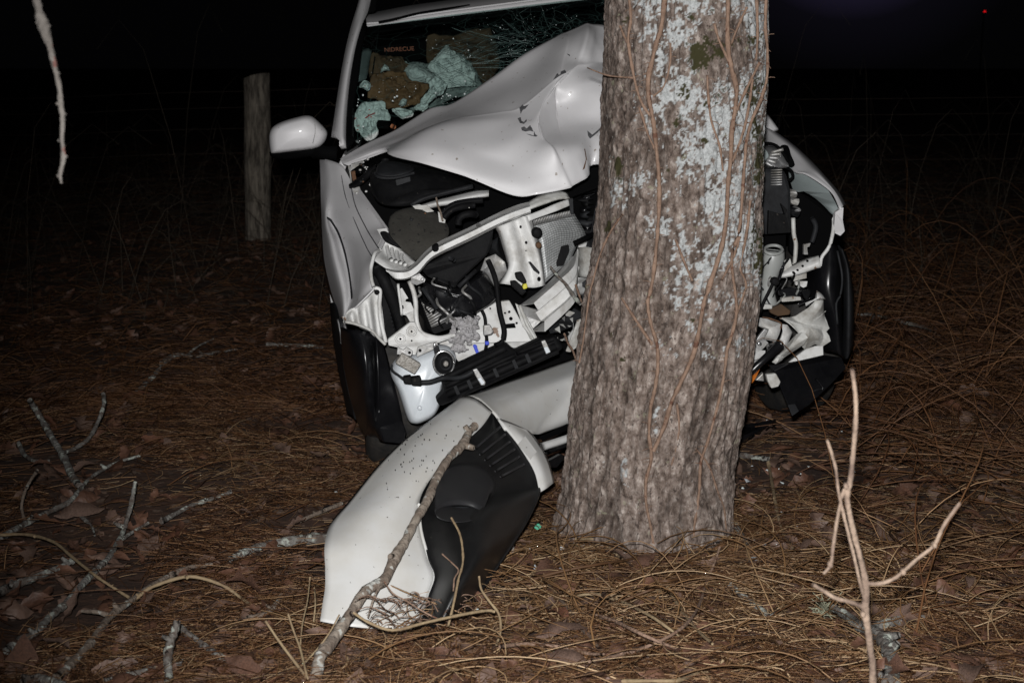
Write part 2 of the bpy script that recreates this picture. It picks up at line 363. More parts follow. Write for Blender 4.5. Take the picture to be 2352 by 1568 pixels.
# ---------------------------------------------------------------- ground
def build_ground():
    xs = np.concatenate([[-150, -70, -35, -18, -10], np.linspace(-6, 6, 150), [10, 18, 35, 70, 150]])
    ys = np.concatenate([[-60, -20, -6, 0], np.linspace(2, 10, 140), np.linspace(10.4, 20, 25), [26, 36, 60, 110, 250]])
    X, Y = np.meshgrid(xs, ys); Z = gh(X, Y)*np.exp(-np.maximum(0, np.hypot(X, Y-5)-12)/15)
    V = np.stack([X, Y, Z], -1).reshape(-1, 3)
    m = mat('forest_floor', (.030, .014, .008), .9, 0, c2=(.080, .038, .021), scale=9, lo=.38, hi=.68, bump=1, bscale=40, spots=((.13, .085, .06), 26, .62))
    M['floor'] = m
    o = obj('ground', V, gridf(len(ys), len(xs)), 'floor', None, kind='structure', label='forest floor of dark soil under brown needles and leaves'); return o
build_ground()

# ---------------------------------------------------------------- tree trunk
TY = 4.45
ed = [(-60, 1392, 1766), (0, 1388, 1762), (150, 1385, 1764), (300, 1382, 1753), (450, 1375, 1746), (600, 1360, 1744), (700, 1345, 1738), (850, 1325, 1718), (1000, 1305, 1692), (1150, 1292, 1672), (1250, 1283, 1662)]
tz, tx, tr = [], [], []
for y, L, R_ in ed:
    p = at(0, (L+R_)/2, y, TY); tz.append(p[2]); tx.append(p[0]); tr.append((R_-L)/2/2352*TAN*((p-C0) @ FW)*.985)
tz, tx, tr = [np.array(a)[::-1] for a in (tz, tx, tr)]
def tcx(z): return np.interp(z, tz, tx) + np.where(z > tz[-1], (z-tz[-1])*.075, 0)
def trad(z):
    z = np.asarray(z, float); r = np.interp(z, tz, tr)
    return r + .006*np.exp(-np.maximum(z, 0)/.06) - np.clip(z-2.2, 0, 9)*.018
def trunk_hit(k, x, y, lift):
    d = ray(*zpx(k, x, y))
    for Yq in np.arange(3.9, 4.7, .004):
        p = C0+d*(Yq/d[1]); q = math.hypot(p[0]-tcx(p[2]), p[1]-TY)
        if q < trad(p[2])+lift: return p
    p = C0+d*(TY/d[1]); v = np.array([p[0]-tcx(p[2]), -.05, 0]); return p
def proj(V):
    q = V-C0; dz = q @ FW; return 1176+q[:, 0]/dz/TAN*2352, 784-(q @ UP)/dz/TAN*2352
def build_tree():
    A = 400; zs = np.concatenate([np.linspace(-.12, 2.15, 700), np.linspace(2.2, 7, 60)])
    th = np.arange(A)*2*np.pi/A; TH, ZZ = np.meshgrid(th, zs)
    cx = tcx(ZZ); r = trad(ZZ)
    ux, uy = np.cos(TH), np.sin(TH)
    P3 = np.stack([ux*.27, uy*.27, ZZ], -1)
    low = np.clip(1.25-ZZ*.75, .25, 1)                            # broad furrows low down, fine ones higher
    wv = (fbm(P3*np.array([5, 5, 2.0]), 2, 41)-.5)
    q = P3+wv[..., None]*np.array([.16, .16, .0])
    broad = np.minimum(1, np.abs(2*fbm(q*np.array([17, 17, 2.4]), 2, 21)-1)*4.2)
    fine = np.minimum(1, np.abs(2*fbm(q*np.array([40, 40, 8]), 2, 31)-1)*3.6)
    cell = fbm(q*np.array([90, 90, 45]), 3, 51)-.5
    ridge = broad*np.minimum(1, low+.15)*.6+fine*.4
    disp = .015*low*(broad-.4)+.0075*(fine-.4)+.012*cell
    disp += .012*(fbm(P3*np.array([7, 7, 3]), 2, 61)-.5)
    flare = np.exp(-np.maximum(ZZ, 0)/.08)*.012*(.5+fbm(np.stack([ux*1.6, uy*1.6, ZZ*0], -1), 2, 71))
    r = r+disp+flare
    V = np.stack([cx+ux*r, TY+uy*r, ZZ], -1).reshape(-1, 3)
    px, py = proj(V); pn = np.stack([V[:, 0]*1.0, V[:, 1], V[:, 2]], -1)
    big = fbm(pn*np.array([9, 9, 6.5]), 3, 81); sm = fbm(pn*np.array([60, 60, 48]), 3, 91); mid = fbm(pn*np.array([24, 24, 14]), 2, 95)
    def ss(a, b, x): t = np.clip((x-a)/(b-a), 0, 1); return t*t*(3-2*t)
    zone = ss(1440, 1530, px)*(1-ss(600, 720, py))*(.72+.28*ss(1500, 1620, px))
    zone = zone*np.where((px > 1600) & (px < 1690) & (py > 60) & (py < 190), .45, 1)
    zone += .30*ss(1380, 1420, px)*(1-ss(1480, 1520, px))*ss(330, 380, py)*(1-ss(440, 500, py))
    zone = np.maximum(zone, .10*ss(1450, 1540, px)*(1-ss(700, 950, py)))
    for bx, by, rx, ry, s_ in ((1570, 75, 45, 60, .55), (1712, 70, 24, 40, .6), (1640, 270, 60, 60, .4), (1560, 520, 60, 60, .35), (1650, 580, 70, 60, .35), (1700, 430, 40, 120, .35), (1640, 445, 40, 30, .3),
                               (1565, 660, 45, 25, .2), (1600, 755, 22, 40, .55), (1508, 988, 9, 9, 1.3), (1512, 955, 12, 14, .75), (1440, 1085, 10, 26, .5), (1390, 1100, 8, 40, .4)):
        zone += s_*np.exp(-((px-bx)/rx)**2-((py-by)/ry)**2)
    fl = fbm(pn*np.array([150, 150, 130]), 2, 97)
    li = ss(.50, .54, zone*.40+(big-.5)*1.15+(mid-.5)*1.0+(sm-.5)*1.25+(fl-.5)*1.1+.085)*np.where(zone < .05, 0, 1)
    mz = np.zeros(len(V))
    for bx, by, rx, ry, s_ in ((1640, 105, 30, 55, 1), (1610, 130, 35, 40, .9), (1700, 95, 60, 20, .6), (1630, 215, 60, 25, .6), (1735, 210, 22, 60, .9), (1745, 350, 16, 90, .9), (1745, 560, 16, 90, .9), (1420, 385, 10, 25, 1.2), (1553, 280, 13, 12, 1.2), (1615, 325, 8, 10, 1.2), (1535, 400, 8, 10, 1.1), (1432, 40, 10, 14, 1), (1396, 520, 8, 12, 1), (1348, 600, 8, 10, 1), (1594, 735, 8, 6, 1), (1400, 772, 6, 6, 1), (1430, 825, 8, 10, 1), (1398, 840, 7, 8, 1), (1590, 40, 8, 8, .9)):
        mz = np.maximum(mz, s_*np.exp(-((px-bx)/rx)**2-((py-by)/ry)**2))
    mo = ss(.50, .58, mz*.62+(sm-.5)*1.3+(mid-.5)*.9+(fl-.5)*.8+.12)*(mz > .1)
    F = gridf(len(zs), A, True); F.append(tuple(range((len(zs)-1)*A, len(zs)*A)))
    root = thing('tree', 'thick grey-brown lichened tree trunk the wrecked car is wrapped around', 'tree', (float(tcx(0)), TY, 0))
    m = bpy.data.materials.new('bark'); m.use_nodes = True; n = m.node_tree.nodes; l = m.node_tree.links; b = n['Principled BSDF']; b.inputs['Roughness'].default_value = .9; b.inputs['Specular IOR Level'].default_value = .25
    t = n.new('ShaderNodeTexCoord'); mp = n.new('ShaderNodeMapping'); mp.inputs['Scale'].default_value = (1, 1, .62); l.new(t.outputs['Object'], mp.inputs[0])
    def noise(sc_, v, det=5):
        z = n.new('ShaderNodeTexNoise'); z.inputs['Scale'].default_value = sc_; z.inputs['Detail'].default_value = det; z.inputs['Roughness'].default_value = .7; l.new(v, z.inputs['Vector']); return z.outputs['Fac']
    def ramp(f, st):
        r_ = n.new('ShaderNodeValToRGB'); r_.color_ramp.elements[0].position = st[0][0]; r_.color_ramp.elements[0].color = (*st[0][1], 1); r_.color_ramp.elements[1].position = st[-1][0]; r_.color_ramp.elements[1].color = (*st[-1][1], 1)
        for p_, c_ in st[1:-1]: k_ = r_.color_ramp.elements.new(p_); k_.color = (*c_, 1)
        l.new(f, r_.inputs[0]); return r_.outputs[0]
    def mix(f, a, c):
        x = n.new('ShaderNodeMix'); x.data_type = 'RGBA'; l.new(f, x.inputs[0]); l.new(a, x.inputs[6])
        if isinstance(c, tuple): x.inputs[7].default_value = (*c, 1)
        else: l.new(c, x.inputs[7])
        return x.outputs[2]
    def attr(nm): a = n.new('ShaderNodeAttribute'); a.attribute_name = nm; return a.outputs['Fac']
    base = ramp(noise(44, mp.outputs[0], 8), [(.34, (.048, .034, .027)), (.46, (.138, .107, .091)), (.55, (.205, .168, .148)), (.66, (.37, .325, .295))])
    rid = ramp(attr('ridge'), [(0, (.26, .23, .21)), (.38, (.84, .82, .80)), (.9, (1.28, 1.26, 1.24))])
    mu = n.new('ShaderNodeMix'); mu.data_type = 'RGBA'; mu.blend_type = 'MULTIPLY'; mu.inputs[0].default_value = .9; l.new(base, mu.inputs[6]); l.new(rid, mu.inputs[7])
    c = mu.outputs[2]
    fk = ramp(noise(110, mp.outputs[0], 4), [(.62, (0, 0, 0)), (.67, (.6, .6, .6))]); c = mix(fk, c, (.36, .34, .32))
    fd = ramp(noise(85, mp.outputs[0], 3), [(.36, (.85, .85, .85)), (.42, (0, 0, 0))]); c = mix(fd, c, (.05, .036, .03))
    yl = ramp(noise(22, t.outputs['Object'], 4), [(.64, (0, 0, 0)), (.68, (.6, .6, .6))]); c = mix(yl, c, (.25, .245, .17))
    lc = ramp(noise(120, t.outputs['Object'], 3), [(.35, (.27, .28, .28)), (.6, (.47, .485, .485))]); c = mix(attr('lichen'), c, lc)
    c = mix(attr('moss'), c, (.035, .032, .012))
    l.new(c, b.inputs['Base Color'])
    bp = n.new('ShaderNodeBump'); bp.inputs['Strength'].default_value = 1.0; bp.inputs['Distance'].default_value = .009; l.new(noise(70, mp.outputs[0], 6), bp.inputs['Height']); l.new(bp.outputs[0], b.inputs['Normal'])
    M['bark'] = m
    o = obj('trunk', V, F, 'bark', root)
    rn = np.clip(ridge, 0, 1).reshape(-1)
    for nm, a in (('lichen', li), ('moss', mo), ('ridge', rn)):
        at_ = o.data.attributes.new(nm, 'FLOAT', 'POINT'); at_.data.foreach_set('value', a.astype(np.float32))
    for pts, r0 in (([(.64, 4.4, 4.0), (.1, 3.6, 4.6), (-.5, 2.4, 4.7), (-1.2, 1.2, 4.6)], .07), ([(.7, 4.5, 5.0), (1.4, 4.9, 5.7), (2.3, 5.2, 6.3)], .08), ([(.72, 4.45, 6.0), (.4, 5.2, 7), (0, 5.9, 8)], .09), ([(.75, 4.45, 6.9), (.95, 4.4, 8), (1.2, 4.3, 9)], .12)):
        tube('limb', pts, np.linspace(r0, .015, len(pts)), 'bark', root, 9, 5, .08)
    return root
TREE = build_tree()

# vines climbing the trunk
VINES = [
 ('stout reddish vine running up the left of the trunk face from the root', 0, [(5,588,-30),(5,585,0),(5,565,150),(5,540,250),(5,515,340),(5,495,440),(5,500,560),(5,515,650),(5,530,750),(5,540,860),(5,555,990),(5,555,1150),(5,545,1350),(6,590,0),(6,565,110),(6,580,220),(6,610,340),(6,615,450),(6,600,560),(6,580,660),(6,570,800),(6,585,920),(6,550,1050),(6,560,1180),(6,580,1290),(6,595,1400)], .0085, .006),
 ('stout vine crossing the lichen and joining the left vine low on the trunk', 0, [(5,938,-30),(5,940,0),(5,940,200),(5,955,350),(5,985,490),(5,985,600),(5,960,750),(5,955,870),(5,940,1050),(5,930,1220),(5,905,1380),(5,850,1560),(6,855,120),(6,830,270),(6,800,400),(6,740,530),(6,690,630),(6,650,760),(6,590,895)], .0085, .008),
 ('thin vine at the upper left of the trunk joining the stout left vine', 0, [(5,382,-30),(5,385,0),(5,400,100),(5,385,220),(5,405,370),(5,435,500),(5,460,580),(5,510,650)], .006, .005),
 ('short fork of vine leaving the upper left vine near the hood', 0, [(5,335,150),(5,360,200),(5,388,260)], .005, .004),
 ('thin vine slanting into the left vine at mid height', 0, [(5,445,600),(5,470,690),(5,490,750),(5,530,840)], .0045, .004),
 ('long vine down the right edge of the trunk to the ground', 0, [(5,1157,-30),(5,1152,150),(5,1160,280),(5,1158,430),(5,1130,560),(5,1080,660),(5,1045,780),(5,1035,900),(5,1020,1100),(5,1005,1300),(5,960,1450),(6,1030,150),(6,1000,280),(6,975,370),(6,960,500),(6,930,660),(6,880,840),(6,840,950),(6,830,1100),(6,815,1250),(6,800,1330),(6,825,1400)], .006, .0055),
 ('vine beside the right edge ending above the moss', 0, [(5,1098,-30),(5,1105,200),(5,1097,340)], .006, .004),
 ('vine weaving between the lichen patches right of centre', 0, [(5,1115,350),(5,1050,480),(5,1000,600),(5,985,640)], .005, .005),
 ('vine from the right edge slanting into the central vine', 0, [(5,1075,440),(5,1060,560),(5,1040,700),(5,1000,810),(5,958,920)], .005, .0045),
 ('thin vine down the centre of the trunk through the lichen', 0, [(5,822,420),(5,835,560),(5,845,680),(5,890,820),(5,912,960)], .0045, .004),
 ('thin vine leaving the central vine near the top', 0, [(5,868,130),(5,890,220),(5,925,300),(5,950,360)], .005, .004),
 ('dark thin vine on the left edge of the trunk by the bumper beam', 0, [(5,352,1200),(5,280,1300),(5,225,1430),(5,190,1560),(6,262,60),(6,250,150),(6,225,300),(6,205,430)], .0045, .0035),
 ('dry vine stub slanting into the left vine halfway down', 0, [(6,428,92),(6,510,220),(6,590,335)], .005, .006),
 ('thin loose vine on the lower right of the trunk', 0, [(6,815,885),(6,880,970),(6,930,1100),(6,965,1190),(6,970,1300)], .004, .004),
 ('thin dark vine on the lower centre of the trunk', 0, [(6,718,640),(6,730,770),(6,710,880),(6,685,965)], .0045, .003),
 ('short vine over the right lichen beside the dark stem', 0, [(5,650,1340),(5,700,1470),(5,740,1570)], .0045, .004),
 ('parallel thin vine close to the right edge at mid height', 0, [(5,1065,1120),(5,1050,1240),(5,1030,1380),(5,1010,1500),(6,1075,20),(6,1050,120),(6,1020,210)], .005, .004),
 ('thin vine rising into the lichen left of centre', 0, [(5,622,240),(5,620,350),(5,585,480),(5,520,540)], .004, .003),
 ('crossing vine at mid height right of the trunk centre', 0, [(5,1005,1320),(5,970,1440),(5,905,1570)], .005, .0045),
 ('thin vine from the top right fork to the moss', 0, [(5,1045,40),(5,1000,150),(5,955,250)], .005, .0035)]
for lab, _, pts, r0, r1 in VINES:
    rr = np.linspace(r0, r1, len(pts)); P = np.array([trunk_hit(k, x, y, r0*1.0+.009) for k, x, y in pts])
    P = P+(RNG.random(P.shape)-.5)*.004
    V, F = tubeVF(P, rr*.88, 7, 4, .25)
    prt = [(V, F)]
    for i in range(len(P)-1):                    # little clinging rootlets
        for _q in range(2):
            a = P[i]+(P[i+1]-P[i])*random.random(); e_ = a+np.array([random.uniform(-.03, .03), .006, random.uniform(-.012, .012)])
            prt.append(tubeVF([a, (a+e_)/2+np.array([0, -.002, .003]), e_], [.0014, .0012, .0007], 4, 1))
    V, F = join(prt); obj('climbing_vine', V, F, 'vine', None, label=lab, cat='vine', group='vines climbing the trunk')
tube('twig', [trunk_hit(5, 412, 437, .006), at(5, 300, 428, 4.22), at(5, 240, 415, 4.2), at(5, 152, 380, 4.16)], [.003, .0028, .0024, .0015], 'vine', None, 6, 4, .1, label='thin bare twig sticking out of the trunk over the hood', cat='twig')

# ---------------------------------------------------------------- the wrecked car
CAR = thing('wrecked_car', 'silver car with crushed front and buckled hood wrapped around the tree', 'car', K(.9, 2.0, 0))
# hood ------------------------------------------------------------
H = [
 [(150,1165,.95),(330,1060,.97),(560,950,1.0),(820,790,1.04),(980,755,1.03),(1280,560,1.06),(1500,400,1.08),(1745,262,1.10),(1960,165,1.08),(2120,195,1.06)],
 [(155,1178,.93),(345,1085,.93),(600,975,.93),(850,852,.93),(1050,785,.93),(1330,650,.95),(1560,505,.97),(1785,312,.98),(1962,255,.92),(2120,325,.95)],
 [(160,1190,.91),(360,1103,.89),(640,995,.84),(930,884,.78),(1130,852,.74),(1330,822,.72),(1478,785,.70),(1725,585,.74),(1900,478,.78),(2120,470,.84)],
 [(166,1198,.90),(375,1110,.87),(610,1028,.80),(855,915,.72),(1110,900,.68),(1350,880,.66),(1530,850,.64),(1640,765,.66),(1745,625,.72),(2120,590,.70)],
 [(175,1203,.89),(415,1110,.85),(560,1060,.76),(780,962,.66),(1050,968,.63),(1300,985,.60),(1515,940,.58),(1604,880,.60),(1740,770,.73),(2120,760,.64)],
 [(185,1207,.885),(450,1107,.84),(530,1088,.72),(740,1022,.61),(1010,1060,.57),(1240,1090,.55),(1480,1060,.53),(1630,1010,.53),(1760,920,.66),(2120,900,.62)],
 [(195,1210,.88),(470,1110,.83),(517,1107,.68),(730,1090,.57),(980,1130,.53),(1290,1190,.52),(1500,1190,.49),(1690,1100,.46),(1830,1068,.50),(2100,1010,.56)],
 [(203,1213,.878),(483,1114,.82),(507,1124,.66),(712,1165,.55),(950,1210,.51),(1365,1320,.47),(1560,1320,.45),(1760,1260,.44),(1910,1190,.47),(2080,1110,.53)],
 [(208,1217,.876),(492,1118,.82),(508,1136,.65),(722,1192,.54),(1070,1298,.49),(1420,1436,.45),(1600,1428,.43),(1820,1388,.42),(1960,1310,.45),(2045,1210,.52)]]
def blend(a, b, t): return [tuple(x+(y-x)*t for x, y in zip(p, q)) for p, q in zip(a, b)]
H2 = []
for i, r_ in enumerate(H):                         # tight rows beside the folded edges, and a wall to the crushed pocket
    r_ = list(r_)
    if 3 <= i <= 5:
        a, b = r_[7], r_[8]; r_[8:9] = [tuple(x+(y-x)*.12 for x, y in zip(a[:2], b[:2]))+(a[2]+.015,), tuple(x+(y-x)*.88 for x, y in zip(a[:2], b[:2]))+(b[2]-.012,), b, tuple(x+(y-x)*.18 for x, y in zip(b, r_[9]))]
    else:
        a, b = r_[7], r_[8]; r_[8:9] = [tuple(x+(y-x)*t for x, y in zip(a, b)) for t in (.3, .72)]+[b, tuple(x+(y-x)*.25 for x, y in zip(b, r_[9]))]
    q_ = i/8; r_ += [(2600, 330+q_*1000, .95-.83*q_), (3130, 640+q_*560, .98-.5*q_)]      # on behind the trunk to the other wing
    H2.append(r_)
H3 = H2[:2]+[blend(H2[1], H2[2], .86), H2[2], blend(H2[2], H2[3], .2)]+H2[3:]
hood = surf('hood', cgrid(1, H3), 'paint', CAR, 6, 6, .006, amp=.007, nscale=6)
hv = np.array([v.co for v in hood.data.vertices])+org(hood); hx, hy = proj(hv)
cz = np.clip((hx-1235)/70, 0, 1)*np.clip((hy-40)/60, 0, 1); rg_ = np.abs(2*fbm(hv*np.array([6, 6, 7]), 1, 63)-1)+.5*np.abs(2*fbm(hv*np.array([13, 13, 11]), 1, 64)-1)
hv = hv-np.array([0, 1, 0])*((rg_-.5)*.030*cz)[:, None]
for v_, p_ in zip(hood.data.vertices, hv-org(hood)): v_.co = p_
hood.data.update()
md = hood.modifiers.new('bevel', 'BEVEL'); md.width = .0015; md.segments = 1; md.limit_method = 'ANGLE'; md.angle_limit = math.radians(50)
HB = bvh(hood)
def decal(name, t, k, pts, m, parent, thick=.0012):
    P = [onto(t, k, x, y, .0022) for x, y in pts]; P = [p for p in P if p is not None]
    if len(P) >= 3: plate(name, P, m, parent, thick, b=0)
for pts in ([(1465,795),(1490,768),(1500,782),(1535,768),(1510,800),(1488,812),(1475,840),(1470,812)], [(1452,870),(1475,862),(1482,890),(1500,898),(1518,875),(1520,892),(1498,912),(1470,905)],
            [(1478,940),(1500,930),(1520,945),(1545,920),(1560,945),(1570,970),(1545,962),(1510,968),(1485,960)], [(1515,985),(1545,988),(1570,998),(1575,965),(1582,985),(1600,1000),(1585,1006),(1550,998)],
            [(1714,588),(1740,545),(1775,525),(1800,514),(1812,535),(1785,545),(1758,560),(1730,580)], [(1815,395),(1838,405),(1836,415),(1822,405)], [(1965,960),(2000,990),(1990,1000),(2040,960),(2070,930),(2070,945),(2030,985),(1985,1020),(1970,1000)]):
    decal('paint_chip', HB, 1, pts, 'chip', hood)
for pts in ([(1925,1050),(1945,1110),(1955,1170),(1930,1250),(1945,1240),(1962,1170),(1950,1100)],): decal('rust_streak', HB, 1, pts, 'rust', hood)
# roof, pillars, glass ----------------------------------------------
fr_ = [(345,196),(470,186),(740,135),(1200,72),(1800,-5),(2400,-80),(2900,-135)]
F0 = [car(1, x, y, 1.78) for x, y in fr_]; UZ = np.array([0, 0, 1.0])
roof = surf('roof', [[p+CB*.012-UZ*.022 for p in F0], F0, [p+CB*.02+UZ*.012 for p in F0], [p+CB*.25+UZ*.055 for p in F0], [p+CB*.9+UZ*.085 for p in F0], [p+CB*1.7+UZ*.06 for p in F0], [p+CB*2.5-UZ*.03 for p in F0]], 'paint', CAR, 5, 4, .02)
for x0, x1, y0, y1 in ((305, 425, -60, 95),):
    V, F = boxVF([car(1,312,100,1.80), car(1,412,88,1.80), car(1,425,-70,1.86), car(1,330,-70,1.86)]+[car(1,312,100,1.80)+CB*1.9, car(1,412,88,1.80)+CB*1.9, car(1,425,-70,1.86)+CB*1.9, car(1,330,-70,1.86)+CB*1.9]); bev(obj('roof_rail', V, F, 'frit', CAR, False), .01)
tube('drip_seal', [car(1,430,166,1.765), car(1,560,140,1.765), car(1,750,95,1.80), car(1,1100,42,1.86)], .006, 'frit', CAR)
ap = [[(80,1010,1.12),(112,1010,1.02),(165,1050,.97),(195,1092,1.0)],[(108,800,1.25),(135,800,1.15),(170,840,1.1),(197,880,1.13)],[(146,560,1.4),(168,560,1.3),(198,580,1.26),(222,600,1.29)],[(186,350,1.52),(207,350,1.44),(238,350,1.41),(264,350,1.44)],[(226,190,1.66),(247,190,1.58),(282,182,1.55),(312,178,1.58)],[(272,40,1.8),(290,40,1.72),(330,60,1.7),(355,90,1.73)],[(300,-70,1.95),(312,-70,1.86),(350,-60,1.84),(385,-40,1.86)]]
surf('pillar', cgrid(1, ap), 'paint', CAR, 4, 4, .02)
surf('windshield_trim', cgrid(1, [[(192,1095,1.0),(256,1030,1.03)],[(195,880,1.14),(250,900,1.16)],[(220,600,1.30),(284,560,1.33)],[(262,350,1.45),(312,330,1.48)],[(310,180,1.59),(352,196,1.62)]]), 'frit', CAR, 3, 3, .01)
GLw = [[(235,1050,1.04),(800,800,1.02),(1500,760,1.0),(2100,700,1.0),(2700,620,1.04)],[(240,800,1.20),(850,640,1.18),(1500,560,1.17),(2100,500,1.18),(2750,420,1.22)],[(285,480,1.40),(880,400,1.39),(1550,320,1.38),(2150,260,1.39),(2800,180,1.42)],[(345,198,1.765),(900,118,1.75),(1600,30,1.74),(2200,-45,1.75),(2900,-130,1.775)]]
glass = surf('windshield', cgrid(1, GLw), 'glass', CAR, 6, 6, 0, amp=.01, nscale=5)
gpx, gpy = proj(np.array([v.co for v in glass.data.vertices])+org(glass))
ca = np.clip((gpx-960)/260, 0, 1)*np.clip((gpy-10)/60, .15, 1); a_ = glass.data.attributes.new('crack', 'FLOAT', 'POINT'); a_.data.foreach_set('value', ca.astype(np.float32))
surf('windshield_band', cgrid(1, [[(300,205,1.775),(900,128,1.77),(1600,42,1.76),(2200,-30,1.77),(2900,-115,1.78)],[(335,250,1.71),(900,170,1.70),(1600,80,1.69),(2200,10,1.70),(2850,-70,1.71)]]), 'frit', CAR, 4, 4, .004)
# glass crumbs on the windshield, their glint put in as white colour
GB = bvh(glass); prt = []
crumbs = [(11,1985,135,5),(11,1460,165,3),(11,1580,320,4),(11,2280,365,6),(11,2310,490,4),(11,2190,525,3),(11,765,555,3),(11,885,1135,5),(11,1250,1112,5),(11,880,1262,8),(11,835,1285,7),(11,795,1352,6),(11,1128,1270,5),(11,1640,1198,6),(11,2215,968,6),(11,1860,1220,6),(11,1778,1262,5),(11,2205,1220,7),(11,1755,1305,4),(11,1890,1255,6),(11,1925,1248,6),(11,2035,1272,5),(11,530,1182,4),(11,215,1240,7),(11,125,1325,5),(11,105,1445,6),(11,115,1385,4),(11,155,1535,5),(12,295,1072,6),(12,230,752,4),(1,1090,370,4),(1,1325,205,5),(1,980,285,5),(1,1105,410,4),(1,1200,550,4),(1,1260,295,4),(1,1735,185,4),(1,1065,690,5),(1,1510,370,5),(1,1885,120,3)]
for _ in range(150): crumbs.append((1, random.gauss(1500, 260), random.gauss(280, 130), random.uniform(1, 2.6)))
for _ in range(50): crumbs.append((1, random.uniform(300, 1100), random.uniform(500, 850), random.uniform(1, 2.2)))
for k, x, y, r in crumbs:
    p = onto(GB, k, x, y, .003)
    if p is None: continue
    rr = r*.00062; v = np.array([(1,0,0),(-1,0,0),(0,1,0),(0,-1,0),(0,0,1),(0,0,-1)])*rr+p
    prt.append((v, [(0,2,4),(2,1,4),(1,3,4),(3,0,4),(2,0,5),(1,2,5),(3,1,5),(0,3,5)]))
V, F = join(prt); M['crack'] = mat('crack_lines', (.10, .155, .145), .6, 0, c2=(.04, .07, .065), scale=30)
cw = []; rc = random.Random(5); spokes = []
NS = 26
for i in range(NS):
    a = 2*math.pi*i/NS+rc.uniform(-.08, .08); L = rc.uniform(350, 1250) if math.cos(a) < .3 else rc.uniform(200, 600); a1 = a+rc.uniform(-.12, .12); sp2 = []
    for t in np.linspace(.16, 1, 10):
        x = 1620+L*t*math.cos(a+(a1-a)*t)+rc.uniform(-16, 16); y = 330+L*t*.62*math.sin(a+(a1-a)*t)+rc.uniform(-13, 13); p = onto(GB, 1, x, y, .0015)
        if p is None or x > 2100: break
        sp2.append(p)
    spokes.append(sp2)
    if len(sp2) > 2: cw.append(tubeVF(sp2, .0007, 3, 1, cap=False))
for i in range(NS):
    for j in range(1, 9):
        A, B = spokes[i], spokes[(i+1) % NS]
        if j < len(A) and j < len(B) and rc.random() < .75: cw.append(tubeVF([A[j], (A[j]+B[j])/2+np.array([0, 0, rc.uniform(-.01, .01)]), B[min(len(B)-1, j+rc.randrange(2))]], .0007, 3, 1, cap=False))
for i in range(46):
    x, y, a = rc.uniform(800, 1350), rc.uniform(300, 800), rc.uniform(-.7, .7); Q = [onto(GB, 1, x+q*28*math.cos(a)+rc.uniform(-6, 6), y+q*28*math.sin(a)+rc.uniform(-8, 8), .0015) for q in range(rc.randrange(3, 8))]
    Q = [q for q in Q if q is not None]
    if len(Q) > 2: cw.append(tubeVF(Q, .0010, 3, 1, cap=False))
cv, cf = join(cw); obj('crack_web', cv, cf, 'crack', glass, False, kind='stuff')
M['crumb'] = mat('glass_crumbs', (.85, .9, .9), .2, 0, c2=(.7, .8, .8)); obj('glass_crumbs', *join(prt), 'crumb', CAR, False, kind='stuff')
surf('pillar', [[K(1.90, 1.0, 1.08), K(1.83, .98, 1.10), K(1.76, 1.0, 1.10)], [K(1.78, 1.35, 1.38), K(1.72, 1.33, 1.40), K(1.66, 1.36, 1.40)], [K(1.66, 1.78, 1.64), K(1.60, 1.75, 1.66), K(1.54, 1.78, 1.66)]], 'paint', CAR, 4, 4, .02)
# body sides, tail, floor (what a step to the side would show) -------
for sd, u in ((0, .085), (1, 1.88)):
    w = 1 if sd == 0 else -1
    prof = [(u+w*.05, .32), (u-w*.035, .45), (u-w*.05, .75), (u-w*.01, 1.02), (u+w*.02, 1.10)]
    rows = [[K(a, s_, z) for s_ in (1.12, 1.5, 2.0, 2.4, 3.1, 3.9, 4.35)] for a, z in prof]
    if sd == 0: surf('door', [[K(a, s_, z) for s_ in (1.14, 1.5, 2.05)] for a, z in prof], 'paint', CAR, 4, 4, .03); rows = [[K(a, s_, z) for s_ in (2.06, 2.6, 3.1, 3.9, 4.35)] for a, z in prof]
    o = surf('body_side', rows, 'paint', CAR, 4, 4, .03)
    surf('side_window', [[K(u+w*.05, 1.35, 1.11), K(u+w*.03, 2.2, 1.11), K(u+w*.03, 3.0, 1.11), K(u+w*.04, 4.2, 1.12)], [K(u+w*.10, 1.72, 1.42), K(u+w*.08, 2.2, 1.42), K(u+w*.08, 3.0, 1.42), K(u+w*.09, 4.15, 1.42)], [K(u+w*.13, 1.95, 1.66), K(u+w*.13, 2.2, 1.67), K(u+w*.13, 3.0, 1.67), K(u+w*.14, 4.05, 1.64)]], 'sideglass', CAR, 3, 3, .006)
surf('tailgate', [[K(.1, 4.2, 1.64), K(1.8, 4.2, 1.64)], [K(.05, 4.35, 1.1), K(1.9, 4.35, 1.1)], [K(.05, 4.4, .4), K(1.9, 4.4, .4)]], 'paint', CAR, 3, 3, .03)
V, F = kbox(.06, 1.88, 1.0, 4.3, .28, .33); obj('floor_pan', V, F, 'frit', CAR, False)
V, F = kbox(.08, 1.86, .98, 1.02, .3, 1.03); obj('firewall', V, F, 'frit', CAR, False)
surf('dashboard', [[K(.1, 1.04, 1.06), K(1.0, 1.0, 1.06), K(1.85, 1.04, 1.06)], [K(.1, 1.3, 1.09), K(1.0, 1.3, 1.10), K(1.85, 1.3, 1.09)], [K(.1, 1.62, 1.08), K(1.0, 1.6, 1.1), K(1.85, 1.62, 1.08)], [K(.1, 1.68, .8), K(1.0, 1.66, .8), K(1.85, 1.68, .8)]], 'seat', CAR, 4, 4, .02)
surf('cabin_dark_sheet', [[K(.05, 3.5, 1.75), K(1.9, 3.5, 1.75)], [K(.05, 3.5, .4), K(1.9, 3.5, .4)]], 'seat', CAR, 2, 2, .01)  # dark sheet added before the tailgate so the cabin's back stays black
